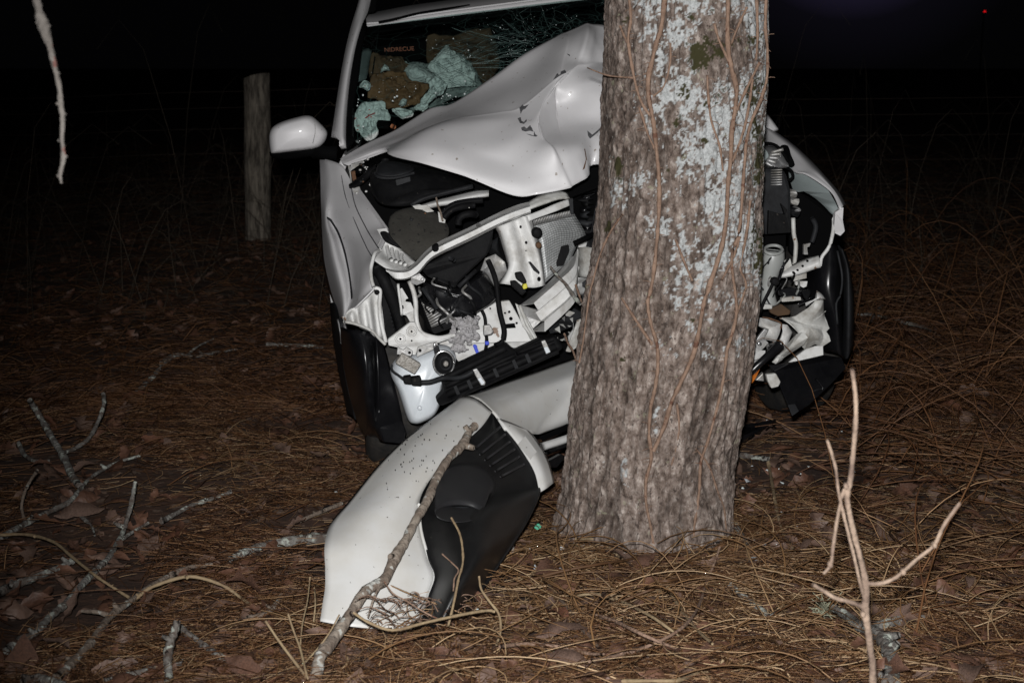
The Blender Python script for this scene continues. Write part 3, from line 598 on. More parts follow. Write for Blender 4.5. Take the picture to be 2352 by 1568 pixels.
surf('headliner', [[p+CB*.10-UZ*.035 for p in F0], [p+CB*.6+UZ*.02 for p in F0], [p+CB*1.6+UZ*.01 for p in F0]], 'seat', CAR, 3, 3, .01)
for u in (.52, 1.42):
    pillow('seat', [K(u-.25, 2.45, .7), K(u-.26, 2.5, 1.0), K(u-.2, 2.55, 1.28), K(u, 2.56, 1.33), K(u+.2, 2.55, 1.28), K(u+.26, 2.5, 1.0), K(u+.25, 2.45, .7)], .16, 'seat', CAR)
    pillow('headrest', [K(u-.13, 2.55, 1.36), K(u-.14, 2.56, 1.48), K(u, 2.57, 1.53), K(u+.14, 2.56, 1.48), K(u+.13, 2.55, 1.36)], .12, 'seat', CAR)
def wheel(u, s, zc, r=.345, w=.22, out=-1):
    prt = []; c = K(u, s, 0); c[2] = zc; n = 40
    ring = [(-.5, .62), (-.5, .90), (-.42, .97), (-.3, 1), (.3, 1), (.42, .97), (.5, .9), (.5, .62)]
    V = []
    for j in range(n):
        t = 2*np.pi*j/n
        for a, q in ring:
            rr = r*q*(1-(.018 if (j % 2 and q == 1) else 0)); V.append(c+CR*a*w+CB*math.cos(t)*rr+UZ*math.sin(t)*rr)
    m_ = len(ring); F = [(j*m_+k, j*m_+k+1, ((j+1) % n)*m_+k+1, ((j+1) % n)*m_+k) for j in range(n) for k in range(m_-1)]
    tr_ = obj('wheel', V, F, 'rubber', CAR)
    V = [c+CR*out*w*.30]; 
    for q, dd in ((.12, .36), (.2, .30), (.58, .36), (.63, .47)):
        for j in range(30): t = 2*np.pi*j/30; V.append(c+CR*out*w*(dd-(.12 if (j % 6 in (2, 3, 4) and q in (.2, .58)) else 0))+CB*math.cos(t)*r*q+UZ*math.sin(t)*r*q)
    F = [(0, 1+j, 1+(j+1) % 30) for j in range(30)]+[tuple(x+1 for x in q) for q in gridf(4, 30, True)]
    obj('rim', V, F, 'metal', tr_)
wheel(.25, .74, .30); wheel(1.99, 1.0, .40, out=1); wheel(.12, 3.35, .32); wheel(1.82, 3.35, .40, out=1)
# fender, left in the picture ----------------------------------------
FN = [
 [(-10,140,1.3),(40,160,1.16),(95,175,1.09),(150,195,1.03),(185,212,1.0)],
 [(-4,330,1.14),(60,330,1.03),(120,345,.97),(200,375,.90),(300,402,.85)],
 [(0,500,1.0),(50,500,.88),(120,515,.83),(260,545,.72),(430,565,.62)],
 [(6,640,.92),(45,620,.77),(95,650,.76),(290,720,.56),(560,730,.46)],
 [(8,740,.90),(55,720,.68),(130,755,.70),(330,830,.45),(572,775,.36)],
 [(10,860,.88),(85,840,.58),(175,860,.61),(345,930,.34),(502,922,.22)],
 [(16,990,.86),(112,980,.49),(212,985,.53),(345,1040,.25),(448,990,.15)],
 [(38,1120,.83),(145,1120,.41),(242,1110,.44),(340,1140,.19),(426,1085,.11)],
 [(76,1270,.78),(175,1260,.34),(258,1230,.35),(335,1250,.14),(432,1170,.07)],
 [(120,1390,.68),(190,1380,.27),(255,1350,.27),(320,1340,.10),(450,1238,.05)],
 [(164,1492,.5),(190,1486,.22),(225,1462,.18),(300,1400,.06),(446,1252,.03)]]
fender = surf('fender', cgrid(2, FN), 'paint', CAR, 5, 5, .005)
FB = bvh(fender)
for nm_, P_, r_ in (('fender_seam', [(262,402),(300,560),(390,745),(450,845),(496,915)], .0022), ('arch_groove_shade', [(58,655),(95,680),(150,770),(195,890),(232,1040),(258,1200),(270,1330)], .0050), ('fender_crease_shade', [(180,300),(215,480),(300,700),(390,900),(440,985)], .0018)):  # dark tubes paint shade into groove and crease; the seam is a joint
    Q_ = [onto(FB, 2, x, y, .0005) for x, y in P_]; Q_ = [q for q in Q_ if q is not None]
    if len(Q_) > 2: tube(nm_, Q_, r_, 'chip' if nm_ != 'arch_groove_shade' else 'dark', fender, 6, 4)
tube('fender_flange', [car(2, *p) for p in ((502,925,.21),(462,950,.15),(440,1020,.12),(426,1090,.10),(432,1170,.065),(452,1240,.04))], .0065, 'white', CAR)
cplate('fender_strip', 2, [(285,400,.84),(335,410,.80),(575,745,.38),(560,765,.37),(545,740,.40),(300,420,.83)], 'paint', CAR, .004)
cplate('fender_tab', 2, [(475,750,.36),(560,740,.34),(575,775,.33),(545,790,.33),(520,830,.31),(505,800,.33)], 'white', CAR, .004)
pillow('headlamp_clip', [car(2, *p) for p in ((505,775,.28),(560,770,.26),(620,840,.25),(680,905,.25),(640,895,.25),(560,860,.26),(530,830,.27))], .03, 'black', CAR)
# hinge hardware
cplate('hinge', 13, [(190,265,.86),(390,205,.84),(410,250,.84),(320,290,.85),(150,410,.86),(165,340,.86)], 'metal', CAR, .008)
cplate('hinge', 13, [(120,270,.90),(165,290,.88),(205,620,.82),(185,640,.83),(160,420,.86)], 'white2', CAR, .01)
cplate('hinge_bracket', 13, [(180,400,.88),(250,380,.88),(275,520,.86),(215,560,.86)], 'rust', CAR, .008)
cplate('hinge_bracket', 13, [(195,680,.83),(330,650,.82),(345,700,.80),(300,780,.79),(250,770,.80)], 'white', CAR, .008)
for x, y in ((425,325),(340,370),(280,760),(440,730),(465,190)): pillow('hinge_bolt', [car(13, x+28*math.cos(a), y+22*math.sin(a), .80) for a in np.arange(6)*math.pi/3], .012, 'metal', CAR)
# mirror ---------------------------------------------------------------
mo_ = [(320,505),(332,455),(362,425),(420,398),(500,375),(560,363),(605,372),(650,410),(688,450),(702,482),(690,525),(655,565),(590,583),(470,598),(350,611),(328,592)]
mirror = pillow('side_mirror', [car(19, x, y, 1.18) for x, y in mo_], .15, 'paint', CAR, 3, flat=.72)
pillow('mirror_base', [car(19, *p) for p in ((335,590,1.2),(500,580,1.2),(665,560,1.2),(668,605,1.21),(600,628,1.22),(450,650,1.24),(345,640,1.24))], .10, 'frit', mirror)
tube('mirror_arm', [car(19, 620, 590, 1.2), car(19, 690, 605, 1.16), car(19, 760, 610, 1.16)], [.035, .03, .035], 'frit', mirror)
tube('mirror_seam', [car(19, 618, 400, 1.105), car(19, 622, 470, 1.095), car(19, 610, 530, 1.10), car(19, 598, 580, 1.135)], .0012, 'metal', mirror)
# engine bay --------------------------------------------------------------
pillow('air_box', [car(13, *p) for p in ((600,330,.72),(1250,320,.72),(1800,420,.72),(2230,600,.7),(2150,680,.66),(1420,840,.62),(1180,960,.6),(800,970,.6),(600,880,.64),(500,600,.68))], .22, 'black', CAR, 3)
pillow('air_box_lid', [car(13, *p) for p in ((600,400,.6),(640,460,.58),(800,482,.57),(1000,460,.57),(1200,400,.58),(1250,330,.62),(1000,240,.68),(700,225,.68))], .10, 'dark', CAR, 3)
tube('air_box_rim', [car(13, *p) for p in ((590,430,.57),(640,485,.54),(800,510,.53),(1000,490,.53),(1240,420,.55))], .006, 'dark', CAR)
cplate('air_box_panel', 13, [(930,540,.53),(1180,480,.53),(1190,560,.53),(950,640,.53)], 'dark', CAR, .01)
tube('hood_seal', [car(13, *p) for p in ((1190,960,.46),(1420,845,.46),(1700,770,.46),(2230,640,.46))], .009, 'dark', CAR)
surf('cross_rail', cgrid(13, [[(1300,965,.5),(1560,880,.5),(1900,790,.5),(2250,708,.5),(2500,690,.5)],[(1400,985,.46),(1600,930,.45),(1900,880,.44),(2250,800,.44),(2500,770,.44)],[(1530,1020,.47),(1700,985,.46),(1900,950,.45),(2260,860,.45),(2500,830,.45)]]), 'white', CAR, 3, 4, .006)
cplate('rail_bracket', 13, [(1220,970,.45),(1330,950,.44),(1500,990,.43),(1520,1030,.43),(1400,1020,.44),(1250,1010,.45)], 'white2', CAR, .01)
for P_, r in ([[(1700,1120,.42),(1800,1020,.42),(1950,940,.42),(2200,895,.43),(2400,880,.43)], .012], [[(1740,1180,.40),(1850,1060,.40),(2000,1000,.4),(2250,960,.42)], .012], [[(1980,1290,.36),(2000,1190,.36),(2080,1130,.36),(2180,1110,.36),(2280,1120,.38)], .014], [[(650,560,.75),(700,500,.7),(770,400,.7),(760,200,.72)], .016], [[(200,640,.85),(340,560,.78),(500,420,.74),(640,320,.72)], .014]):
    tube('hose', [car(13, *p) for p in P_], r, 'black', CAR)
pillow('engine_cover', [car(2, *p) for p in ((590,640,.45),(760,565,.5),(960,600,.5),(1085,735,.42),(1045,860,.34),(900,930,.31),(800,1015,.29),(690,930,.31),(590,830,.35))], .06, 'speck', CAR, 3, flat=.8)
for P_ in ([(775,555),(900,545),(930,570),(890,590),(800,580)], [(860,590),(920,570),(960,600),(900,610)], [(990,600),(1060,650),(1050,700),(1000,690)]): cplate('torn_bracket', 2, [(x, y, .40) for x, y in P_], 'white2', CAR, .008)
tube('fallen_twig', [car(2, *p) for p in ((975,480,.33),(990,550,.33),(1010,600,.32),(1030,680,.32))], .0035, 'stick', None, label='short twig lodged upright in the engine bay', cat='twig')
V, F = kbox(.1, 1.8, .55, .6, .25, .78); obj('bay_dark_backing', V, F, 'frit', CAR, False)  # dark plate added so the gaps of the engine bay show black
# radiator support bar
B0 = [(550,1075,.16),(640,1090,.14),(730,1080,.14),(800,1025,.17),(890,930,.19),(990,858,.20),(1250,735,.21),(1500,610,.22),(1650,548,.23),(1750,520,.24)]
B1 = [(556,1092,.08),(640,1112,.06),(738,1105,.06),(815,1055,.07),(905,965,.09),(1000,900,.10),(1258,778,.11),(1508,655,.12),(1670,590,.13),(1765,560,.14)]
B2 = [(600,1140,.075),(650,1165,.055),(742,1155,.055),(825,1105,.065),(912,1005,.085),(1008,942,.095),(1265,820,.105),(1505,700,.115),(1678,632,.125),(1770,600,.135)]
B3 = [(612,1158,.12),(652,1175,.10),(746,1166,.10),(830,1118,.11),(918,1020,.13),(1012,962,.14),(1270,842,.15),(1508,722,.16),(1682,650,.17),(1772,618,.18)]
B01 = [(a[0]*.45+b[0]*.55, a[1]*.45+b[1]*.55, a[2]*.5+b[2]*.5+.012) for a, b in zip(B0, B1)]
bar = surf('radiator_support', cgrid(2, [B0, B01, B1, B2, B3]), 'white', CAR, 1, 5, .004, smooth=False)
BB = bvh(bar)
for x, y, r in ((1330,715,14),(1330,715,7)): pillow('bolt', [onto(BB, 2, x+r*1.5*math.cos(a), y+r*1.3*math.sin(a)) for a in np.arange(8)*math.pi/4], .006, 'metal', CAR)
pillow('rubber_stop', [car(2, *p) for p in ((940,890,.12),(985,865,.12),(1000,905,.11),(985,935,.10),(950,935,.10))], .03, 'black', CAR)
surf('apron_panel', cgrid(2, [[(515,820,.33),(600,865,.31),(700,930,.30),(800,1022,.24)],[(490,880,.28),(560,960,.30),(640,985,.26),(745,1060,.2)],[(465,950,.24),(535,1010,.2),(630,1050,.2),(735,1078,.15)],[(450,1000,.2),(540,1065,.17),(640,1095,.15),(730,1085,.14)]]), 'white', CAR, 4, 4, .005)
for i in range(4): tube('apron_rib', [car(2, 560+i*42, 885+i*22, .27), car(2, 575+i*36, 950+i*16, .23), car(2, 600+i*38, 1010+i*12, .18)], .007, 'white', CAR)
# headlamp bracket with pressed ribs
rows = []
for v in (0, .33, .66, 1):
    row = []
    for i in range(13):
        t = i/12; a = np.array((182+t*308, 648-t*243)); b = np.array((195+t*352, 684+t*190-30*math.sin(t*3.1))); q = a*(1-v)+b*v
        row.append(car(3, q[0], q[1], .06+.10*t-.025*math.sin(t*20)*min(1, v*3)-.02*(1-v)))
    rows.append(row)
surf('headlamp_bracket', rows, 'white', CAR, 3, 3, .005)
tube('bracket_flange', [car(3, *p) for p in ((440,402,.06),(490,408,.06),(505,440,.06),(500,560,.07),(515,700,.07),(555,860,.06))], .007, 'white', CAR)
tube('bracket_flange', [car(3, *p) for p in ((200,685,.0),(300,705,.02),(430,760,.04),(500,830,.05),(550,878,.05))], .005, 'white2', CAR)
pillow('bracket_grommet', [car(3, 478+24*math.cos(a), 437+20*math.sin(a), .055) for a in np.arange(8)*math.pi/4], .02, 'black', CAR)
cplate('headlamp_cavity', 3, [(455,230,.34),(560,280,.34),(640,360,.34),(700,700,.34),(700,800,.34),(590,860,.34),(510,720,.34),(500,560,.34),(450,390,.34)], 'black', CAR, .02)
for i in range(6): tube('bellows_ring', [car(3, 590+i*7, 590+i*32, .28), car(3, 630+i*8, 598+i*30, .26), car(3, 680+i*3, 590+i*28, .28)], .006, 'dark', CAR)
tube('cavity_hose', [car(3, *p) for p in ((480,240,.28),(540,340,.25),(600,480,.25),(650,620,.26),(690,760,.26))], .022, 'black', CAR)
cplate('cable_clip', 16, [(790,440,.24),(840,390,.24),(900,380,.24),(950,420,.24),(940,445,.24),(850,450,.24),(800,470,.24)], 'blue', CAR, .01)
# upright flange and plate
tube('upright_flange', [car(3, *p) for p in ((752,345,.12),(785,430,.12),(803,520,.12),(808,650,.12),(830,740,.11),(870,790,.10),(1000,822,.10),(1130,795,.12))], .0085, 'white', CAR)
tube('upright_flange', [car(3, *p) for p in ((655,368,.18),(665,450,.18),(680,560,.18),(688,630,.17))], .005, 'white', CAR)
cplate('upright_plate', 16, [(1180,640,.2),(1215,625,.2),(1340,830,.21),(1290,850,.21),(1285,890,.21),(1390,910,.21),(1455,1060,.2),(1465,1290,.18),(1370,1280,.18),(1300,1165,.19),(1215,1150,.2),(1205,1045,.2),(1250,1030,.2),(1245,970,.2),(1205,955,.2)], 'white', CAR, .006)
cplate('support_tab', 16, [(1390,420,.07),(1560,340,.07),(1680,460,.07),(1660,510,.07),(1510,570,.06),(1400,540,.06)], 'metal', CAR, .008)
pillow('tab_bolt', [car(16, 1615+38*math.cos(a), 460+36*math.sin(a), .062) for a in np.arange(6)*math.pi/3], .01, 'metal', CAR)
# lower bracket
LB = [(570,835,.08),(760,688,.09),(798,690,.09),(832,762,.09),(900,808,.09),(1040,832,.09),(1105,828,.10),(1000,862,.08),(930,885,.07),(822,922,.06),(802,972,.05),(640,900,.06),(575,886,.07)]
lb = cplate('lower_bracket', 3, LB, 'white', CAR, .02, b=.004); LBB = bvh(lb)
for x, y in ((675,830),(770,768)):
    P = [onto(LBB, 3, x+38*math.cos(a), y+34*math.sin(a), .003) for a in np.arange(12)*math.pi/6]
    if all(p is not None for p in P): tube('hole_rim', P+[P[0]], .004, 'white', CAR)
for x, y, r in ((675,830,10),(770,768,9),(770,845,8)): decal('bolt_hole', LBB, 3, [(x+r*math.cos(a), y+r*math.sin(a)) for a in np.arange(8)*math.pi/4], 'frit', CAR)
cplate('grey_bracket', 3, [(820,902,.03),(940,862,.03),(985,858,.03),(995,895,.03),(950,922,.03),(870,958,.03),(812,985,.03)], 'metal', CAR, .01)
pillow('bracket_bolt', [car(3, 963+16*math.cos(a), 882+18*math.sin(a), .02) for a in np.arange(6)*math.pi/3], .014, 'chrome', CAR)
cplate('sensor_module', 3, [(690,950,-.05),(850,1045,-.05),(795,1130,-.05),(632,1035,-.05)], 'crinkle', CAR, .03, b=.004)
cplate('sensor_tab', 3, [(652,898,-.03),(700,922,-.03),(730,900,-.03),(782,935,-.03),(765,975,-.03),(645,960,-.03)], 'metal', CAR, .01)
for x, y in ((752,945),(840,925)): pillow('tab_hole', [car(3, x+13*math.cos(a), y+12*math.sin(a), -.032) for a in np.arange(6)*math.pi/3], .006, 'frit', CAR)
# horn
horn = pillow('horn', [car(3, 1045+86*math.cos(a), 1032+98*math.sin(a), .02) for a in np.arange(16)*math.pi/8], .05, 'black', CAR, 2)
rg = [car(3, 1040+86*math.cos(a), 1032+100*math.sin(a), .0) for a in np.arange(17)*math.pi/8]; tube('horn_ring', rg, .0045, 'chrome', horn)
rg = [car(3, 1055+45*math.cos(a), 1035+50*math.sin(a), -.012) for a in np.arange(17)*math.pi/8]; tube('horn_ring', rg, .004, 'dark', horn)
pillow('horn_cap', [car(3, 1058+22*math.cos(a), 1038+24*math.sin(a), -.012) for a in np.arange(8)*math.pi/4], .014, 'crinkle', horn)
cplate('horn_arm', 3, [(950,890,.02),(995,885,.02),(1015,950,.02),(965,975,.02)], 'dark', CAR, .008)
# washer tank
pillow('washer_tank', [car(3, *p) for p in ((592,1085,.12),(640,1000,.12),(760,960,.12),(900,910,.12),(1020,880,.13),(1100,905,.13),(1145,990,.13),(1100,1100,.13),(1030,1190,.12),(1015,1340,.10),(960,1460,.08),(850,1525,.07),(780,1533,.07),(730,1490,.08),(650,1250,.10),(600,1150,.12))], .15, 'tank', CAR, 4, flat=.75)
pillow('tank_boss', [car(3, 838+20*math.cos(a), 1410+20*math.sin(a), .0) for a in np.arange(8)*math.pi/4], .012, 'tank', CAR)
# connector and cable
for x0, x1, y0, y1 in ((700,770,1145,1215),(765,850,1150,1230)):
    cplate('connector', 3, [(x0,y0+10,-.07),(x1,y0,-.07),(x1+5,y1,-.07),(x0+3,y1-8,-.07)], 'black', CAR, .04, b=.005)
for P_, r in ([[(600,1070,-.03),(612,1100,-.04),(660,1135,-.05),(705,1165,-.06)], .004], [[(605,1045,-.02),(600,1090,-.03),(650,1130,-.05),(705,1175,-.06)], .003], [[(845,1195,-.06),(930,1190,-.06),(1035,1158,-.05),(1140,1160,-.07),(1220,1140,-.08),(1290,1100,-.08)], .0085]): tube('cable', [car(3, *p) for p in P_], r, 'dark', CAR)
# inner black housings
cplate('fan_shroud', 2, [(850,1090,.22),(905,1045,.22),(1460,735,.25),(1445,900,.24),(1405,965,.23),(1165,1200,.2),(1140,1250,.19),(900,1150,.2)], 'black', CAR, .03, b=.008)
pillow('resonator', [car(3, *p) for p in ((850,350,.2),(920,360,.18),(1140,410,.17),(1300,300,.2),(1380,260,.22),(1440,340,.22),(1480,480,.2),(1330,590,.16),(1180,640,.14),(1060,632,.14),(965,585,.15),(900,470,.18))], .16, 'gloss', CAR, 4, amp=.012)
for a, b in (((860,400),(985,580)),((1150,585),(1185,630)),((1165,390),(1310,255)),((1050,460),(1090,440)),((1090,150),(1130,170))):
    V, F = tubeVF([car(3, a[0], a[1], .075), car(3, b[0], b[1], .06)], .008, 6, 1); obj('housing_rib', V, F, 'dark', CAR)
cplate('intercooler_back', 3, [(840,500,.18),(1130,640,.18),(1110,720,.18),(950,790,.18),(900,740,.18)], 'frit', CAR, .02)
for i in range(12):
    t = i/11; a = (1600+200*t, 912+505*t); b = (1622+550*t, 915+325*t-50*math.sin(t*3.1))
    tube('intercooler_fin', [car(16, a[0], a[1], .155), car(16, b[0], b[1], .155)], .0042, 'metal', CAR, 5, 1)
cplate('intercooler_frame', 3, [(930,750,.13),(1130,660,.13),(1140,690,.13),(1160,720,.13),(960,790,.13)], 'black', CAR, .02)
# white lower panel behind
LP_ = [(1000,870,.2),(1100,822,.2),(1280,640,.24),(1480,520,.26),(1592,508,.26),(1700,700,.22),(1812,850,.2),(1640,930,.16),(1560,862,.18),(1160,1020,.15),(1125,960,.17)]
lp = cplate('front_panel', 3, LP_, 'white', CAR, .02, b=.003); LPB = bvh(lp)
for x, y, r in ((1555,613,9),(1590,603,11),(1603,660,16),(1652,697,10),(1430,575,8)): decal('bolt_hole', LPB, 3, [(x+r*math.cos(a), y+r*math.sin(a)) for a in np.arange(10)*math.pi/5], 'frit', CAR)
cplate('panel_slot', 3, [(1560,705,.16),(1635,698,.16),(1645,735,.16),(1565,740,.16)], 'frit', CAR, .004)
cplate('blue_tag', 3, [(1283,885,.14),(1300,875,.14),(1318,885,.14),(1325,915,.14),(1337,945,.14),(1312,955,.14),(1300,925,.14)], 'blue', CAR, .006)
for P_ in ([(1640,530),(1690,560),(1830,830),(1790,830),(1700,720)],): cplate('panel_fold', 3, [(x, y, .12) for x, y in P_], 'white2', CAR, .006)
# lumpy grey mass
prt = []
bm = bmesh.new(); bmesh.ops.create_icosphere(bm, subdivisions=2, radius=1); ICV = np.array([x.co for x in bm.verts]); ICF = [tuple(q.index for q in fc.verts) for fc in bm.faces]; bm.free()
for i in range(260):
    u_ = random.random()
    if u_ < .36: cx_, cy_ = 1105+random.random()*215, 640+random.random()*80+20*math.sin(i)
    elif u_ < .76: cx_, cy_ = 1225+random.gauss(0, 42), 690+random.random()*140
    else: cx_, cy_ = 1165+random.gauss(0, 34), 810+random.random()*115
    c = car(3, cx_, cy_, .12+random.uniform(-.025, .03)); r = random.uniform(.003, .0105)
    v = ICV*np.array([random.uniform(.6, 1.5), 1, random.uniform(.6, 1.5)]); prt.append((c+v*r*(.35+1.3*fbm(ICV*2.2+i*3.7, 2, i))[:, None], ICF))
V, F = join(prt); obj('expanded_filler', V, F, 'foam', CAR, False)
# wires
tube('cable', [car(3, *p) for p in ((1410,170,.12),(1450,260,.1),(1478,350,.08),(1488,430,.07),(1510,600,.06),(1545,750,.06),(1530,850,.06),(1470,885,.05))], .0095, 'black', CAR)
tube('cable', [car(3, *p) for p in ((1360,590,.1),(1385,650,.1),(1392,760,.09),(1400,850,.09),(1390,920,.08))], .006, 'black', CAR)
cplate('plug', 3, [(1372,720,.07),(1430,710,.07),(1462,770,.07),(1440,795,.07),(1375,805,.07)], 'metal', CAR, .02, b=.004)
cplate('wire_tape', 3, [(1385,852,.075),(1420,850,.075),(1420,880,.075),(1390,882,.075)], 'blue', CAR, .014)
for P_, m_ in (([(1640,1120),(1700,1110),(1740,1190),(1725,1220),(1650,1170)], 'black'), ([(1600,1190),(1650,1185),(1740,1270),(1700,1310),(1610,1230)], 'black'), ([(1710,1205),(1740,1202),(1748,1245),(1695,1262),(1700,1240)], 'yellow')): cplate('latch_block', 2, [(x, y, .06) for x, y in P_], m_, CAR, .03, b=.005)
# centre post
CP = [[(1470,740,.2),(1500,725,.15),(1590,690,.14),(1650,665,.17),(1720,640,.14),(1790,655,.2)],[(1500,800,.2),(1530,790,.14),(1610,770,.13),(1670,760,.16),(1760,740,.14),(1800,730,.2)],[(1530,900,.2),(1560,895,.14),(1640,880,.13),(1705,880,.16),(1800,860,.14),(1835,855,.2)],[(1570,1020,.2),(1590,1020,.13),(1670,1010,.12),(1745,1010,.16),(1840,1000,.14),(1862,1000,.2)],[(1575,1090,.2),(1580,1100,.12),(1680,1110,.12),(1770,1120,.15),(1860,1110,.13),(1880,1110,.2)],[(1500,1200,.2),(1530,1205,.12),(1650,1225,.12),(1790,1240,.14),(1870,1225,.13),(1895,1220,.2)]]
post = surf('centre_post', cgrid(2, CP), 'white', CAR, 4, 4, .005); PB = bvh(post)
for x, y, r in ((1685,730,10),(1732,862,11),(1730,930,5),(1840,1168,16)): decal('bolt_hole', PB, 2, [(x+r*math.cos(a), y+r*1.3*math.sin(a)) for a in np.arange(8)*math.pi/4], 'frit', CAR)
cplate('post_strap', 2, [(1750,1025,.10),(1770,1022,.10),(1848,1110,.10),(1840,1128,.10),(1795,1095,.10)], 'dark', CAR, .008)
pillow('rubber_stop', [car(2, *p) for p in ((1775,760,.12),(1810,730,.12),(1855,745,.12),(1865,790,.12),(1830,825,.12),(1785,810,.12))], .035, 'black', CAR)
pillow('rubber_stop', [car(2, 1835+26*math.cos(a), 882+28*math.sin(a), .12) for a in np.arange(8)*math.pi/4], .03, 'brownp', CAR)
surf('upper_bar', cgrid(2, [[(1740,525,.24),(1850,460,.26),(2000,430,.28),(2080,440,.3)],[(1745,575,.2),(1880,530,.22),(2010,490,.25),(2100,490,.28)]]), 'white2', CAR, 3, 3, .008)
surf('upper_bar', cgrid(2, [[(1720,640,.15),(1850,590,.18),(1990,530,.2),(2110,490,.24)],[(1760,680,.15),(1860,640,.17),(2000,590,.19),(2120,540,.23)]]), 'white', CAR, 3, 3, .008)
cplate('bar_upright', 2, [(2090,500,.22),(2125,490,.22),(2130,620,.22),(2105,620,.22)], 'dark', CAR, .012)
# radiator
surf('radiator', cgrid(2, [[(1780,700,.30),(1950,655,.31),(2130,615,.33)],[(1840,850,.28),(2010,770,.30),(2235,800,.33)],[(1870,1010,.27),(2010,930,.29),(2170,870,.32)],[(1890,1200,.26),(1990,1110,.27),(2110,1000,.30)]]), 'fins', CAR, 4, 4, .03, amp=.008, nscale=6, uv=True)
for i in range(26):
    t = i/25; tube('radiator_fin', [car(2, 1775+335*t, 668-75*t, .28), car(2, 1790+330*t, 722-85*t, .27)], .0028, 'metal', CAR, 4, 1)
cplate('radiator_strip', 2, [(1950,900,.2),(1975,885,.2),(2090,885,.2),(2040,1060,.2),(1985,1055,.2)], 'black', CAR, .012) if False else cplate('radiator_strip', 2, [(2030,895,.22),(2090,880,.22),(2095,930,.22),(2045,1055,.22),(1990,1060,.22),(1990,1030,.22)], 'black', CAR, .014)
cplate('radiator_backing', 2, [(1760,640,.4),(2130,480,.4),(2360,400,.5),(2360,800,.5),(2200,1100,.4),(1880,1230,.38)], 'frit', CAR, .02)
for i in range(9): pillow('crushed_block', [car(2, 2150+random.random()*170+40*math.cos(a), 470+i*38+34*math.sin(a), .42) for a in np.arange(6)*math.pi/3], .06, random.choice(['black', 'gloss', 'dark', 'frit']), CAR, 2, amp=.015)
tube('torn_edge', [car(2, *p) for p in ((2130,870,.2),(2180,850,.2),(2240,820,.22),(2290,795,.25))], .01, 'frit', CAR)
rq = random.Random(3)
for i in range(16):
    x0, y0 = rq.uniform(820, 1420), rq.uniform(280, 560); x1, y1 = x0+rq.uniform(-160, 160), y0+rq.uniform(60, 260)
    tube('cable', [car(3, x0, y0, .14), car(3, (x0*2+x1)/3+rq.uniform(-60, 60), (y0*2+y1)/3, .07), car(3, (x0+x1*2)/3+rq.uniform(-60, 60), (y0+y1*2)/3, .07), car(3, x1, y1, .14)], rq.uniform(.003, .006), rq.choice(['dark', 'black', 'dark', 'black', 'metal']), CAR, 6, 4)
crump('engine_casting', 2, [(1390, 990), (1470, 960), (1540, 1040), (1560, 1110), (1500, 1200), (1470, 1260), (1420, 1180), (1350, 1110)], .26, 'metal', .03)
crump('engine_casting', 2, [(1400, 880), (1480, 830), (1500, 900), (1540, 1000), (1450, 960)], .28, 'dark', .03)
for i in range(40):
    x, y = rq.uniform(560, 1500), rq.uniform(560, 1000); r = rq.uniform(6, 16); a0 = rq.random()*6
    if y > 1120-.42*x+ (0 if x < 800 else 120): continue
    cplate('engine_fitting', 2, [(x+r*math.cos(a0+q)*rq.uniform(.6, 1.5), y+r*math.sin(a0+q)*rq.uniform(.6, 1.2), .40) for q in np.arange(5)*1.2566], rq.choice(['dark', 'metal', 'dark', 'white2', 'rust', 'dark']), CAR, .02)
for i in range(22):
    x, y = rq.uniform(330, 640), rq.uniform(190, 640); r = rq.uniform(10, 30); a0 = rq.random()*6
    if y < 190 or x > 300+y*.75: continue
    cplate('hinge_fragment', 13, [(x+r*math.cos(a0+q)*rq.uniform(.6, 1.5), y+r*math.sin(a0+q)*rq.uniform(.5, 1.2), .74) for q in np.arange(5)*1.2566], rq.choice(['dark', 'metal', 'rust', 'dark', 'black']), CAR, .015)
for i in range(18):
    x, y = rq.uniform(190, 420), rq.uniform(640, 920); P_ = [(x, y, .22), (x+rq.uniform(-30, 30), y+rq.uniform(10, 40), .16), (x+rq.uniform(-50, 50), y+rq.uniform(40, 90), .2)]
    tube('loose_wire', [car(7, *p) for p in P_], rq.uniform(.002, .005), rq.choice(['black', 'dark', 'gloss', 'neck', 'metal']), CAR, 6, 4)
# bumper beam: pressed channel bent towards the tree
PA = [(0,1028,.2),(60,1020,.12),(135,1008,.0),(180,1078,-.02),(152,1100,.03),(205,1182,.03),(240,1184,-.02),(246,1288,-.01),(118,1288,.14)]
PBm = [(200,880,.24),(280,840,.17),(388,785,.04),(438,860,.02),(415,882,.07),(478,950,.07),(508,945,.02),(528,1012,.03),(420,1060,.16)]
PC = [(360,720,.28),(440,690,.22),(530,640,.10),(548,730,.08),(530,755,.12),(545,800,.12),(555,800,.08),(556,850,.09),(500,890,.2)]
PD = [(500,560,.32),(530,545,.28),(560,480,.18),(574,540,.16),(560,580,.2),(566,640,.2),(572,650,.17),(574,700,.18),(540,730,.26)]
rows = [[car(14, *p) for p in pr] for pr in (PA, PBm, PC, PD)]
for i, r_ in enumerate(rows): rows[i] = [p for p in r_]
G = np.array(rows); G2 = cr(G, 6)
surf('bumper_beam', G2, 'white', CAR, lin=True, smooth=False, thick=.004)
cplate('beam_inner', 14, [(0,1030,.12),(20,1030,.10),(165,1075,.08),(180,1085,.08),(150,1105,.08),(205,1190,.08),(125,1262,.08),(60,1140,.1)], 'metal', CAR, .01)
tube('beam_flange', [car(14, *p) for p in ((-5,1030,.1),(30,1120,.1),(75,1230,.1),(130,1320,.08),(170,1390,.08))], .006, 'white2', CAR)
cplate('crash_bracket', 14, [(-20,1030,.14),(5,1060,.14),(110,1290,.12),(150,1385,.12),(100,1360,.13),(20,1200,.15)], 'white2', CAR, .01)
rows = []
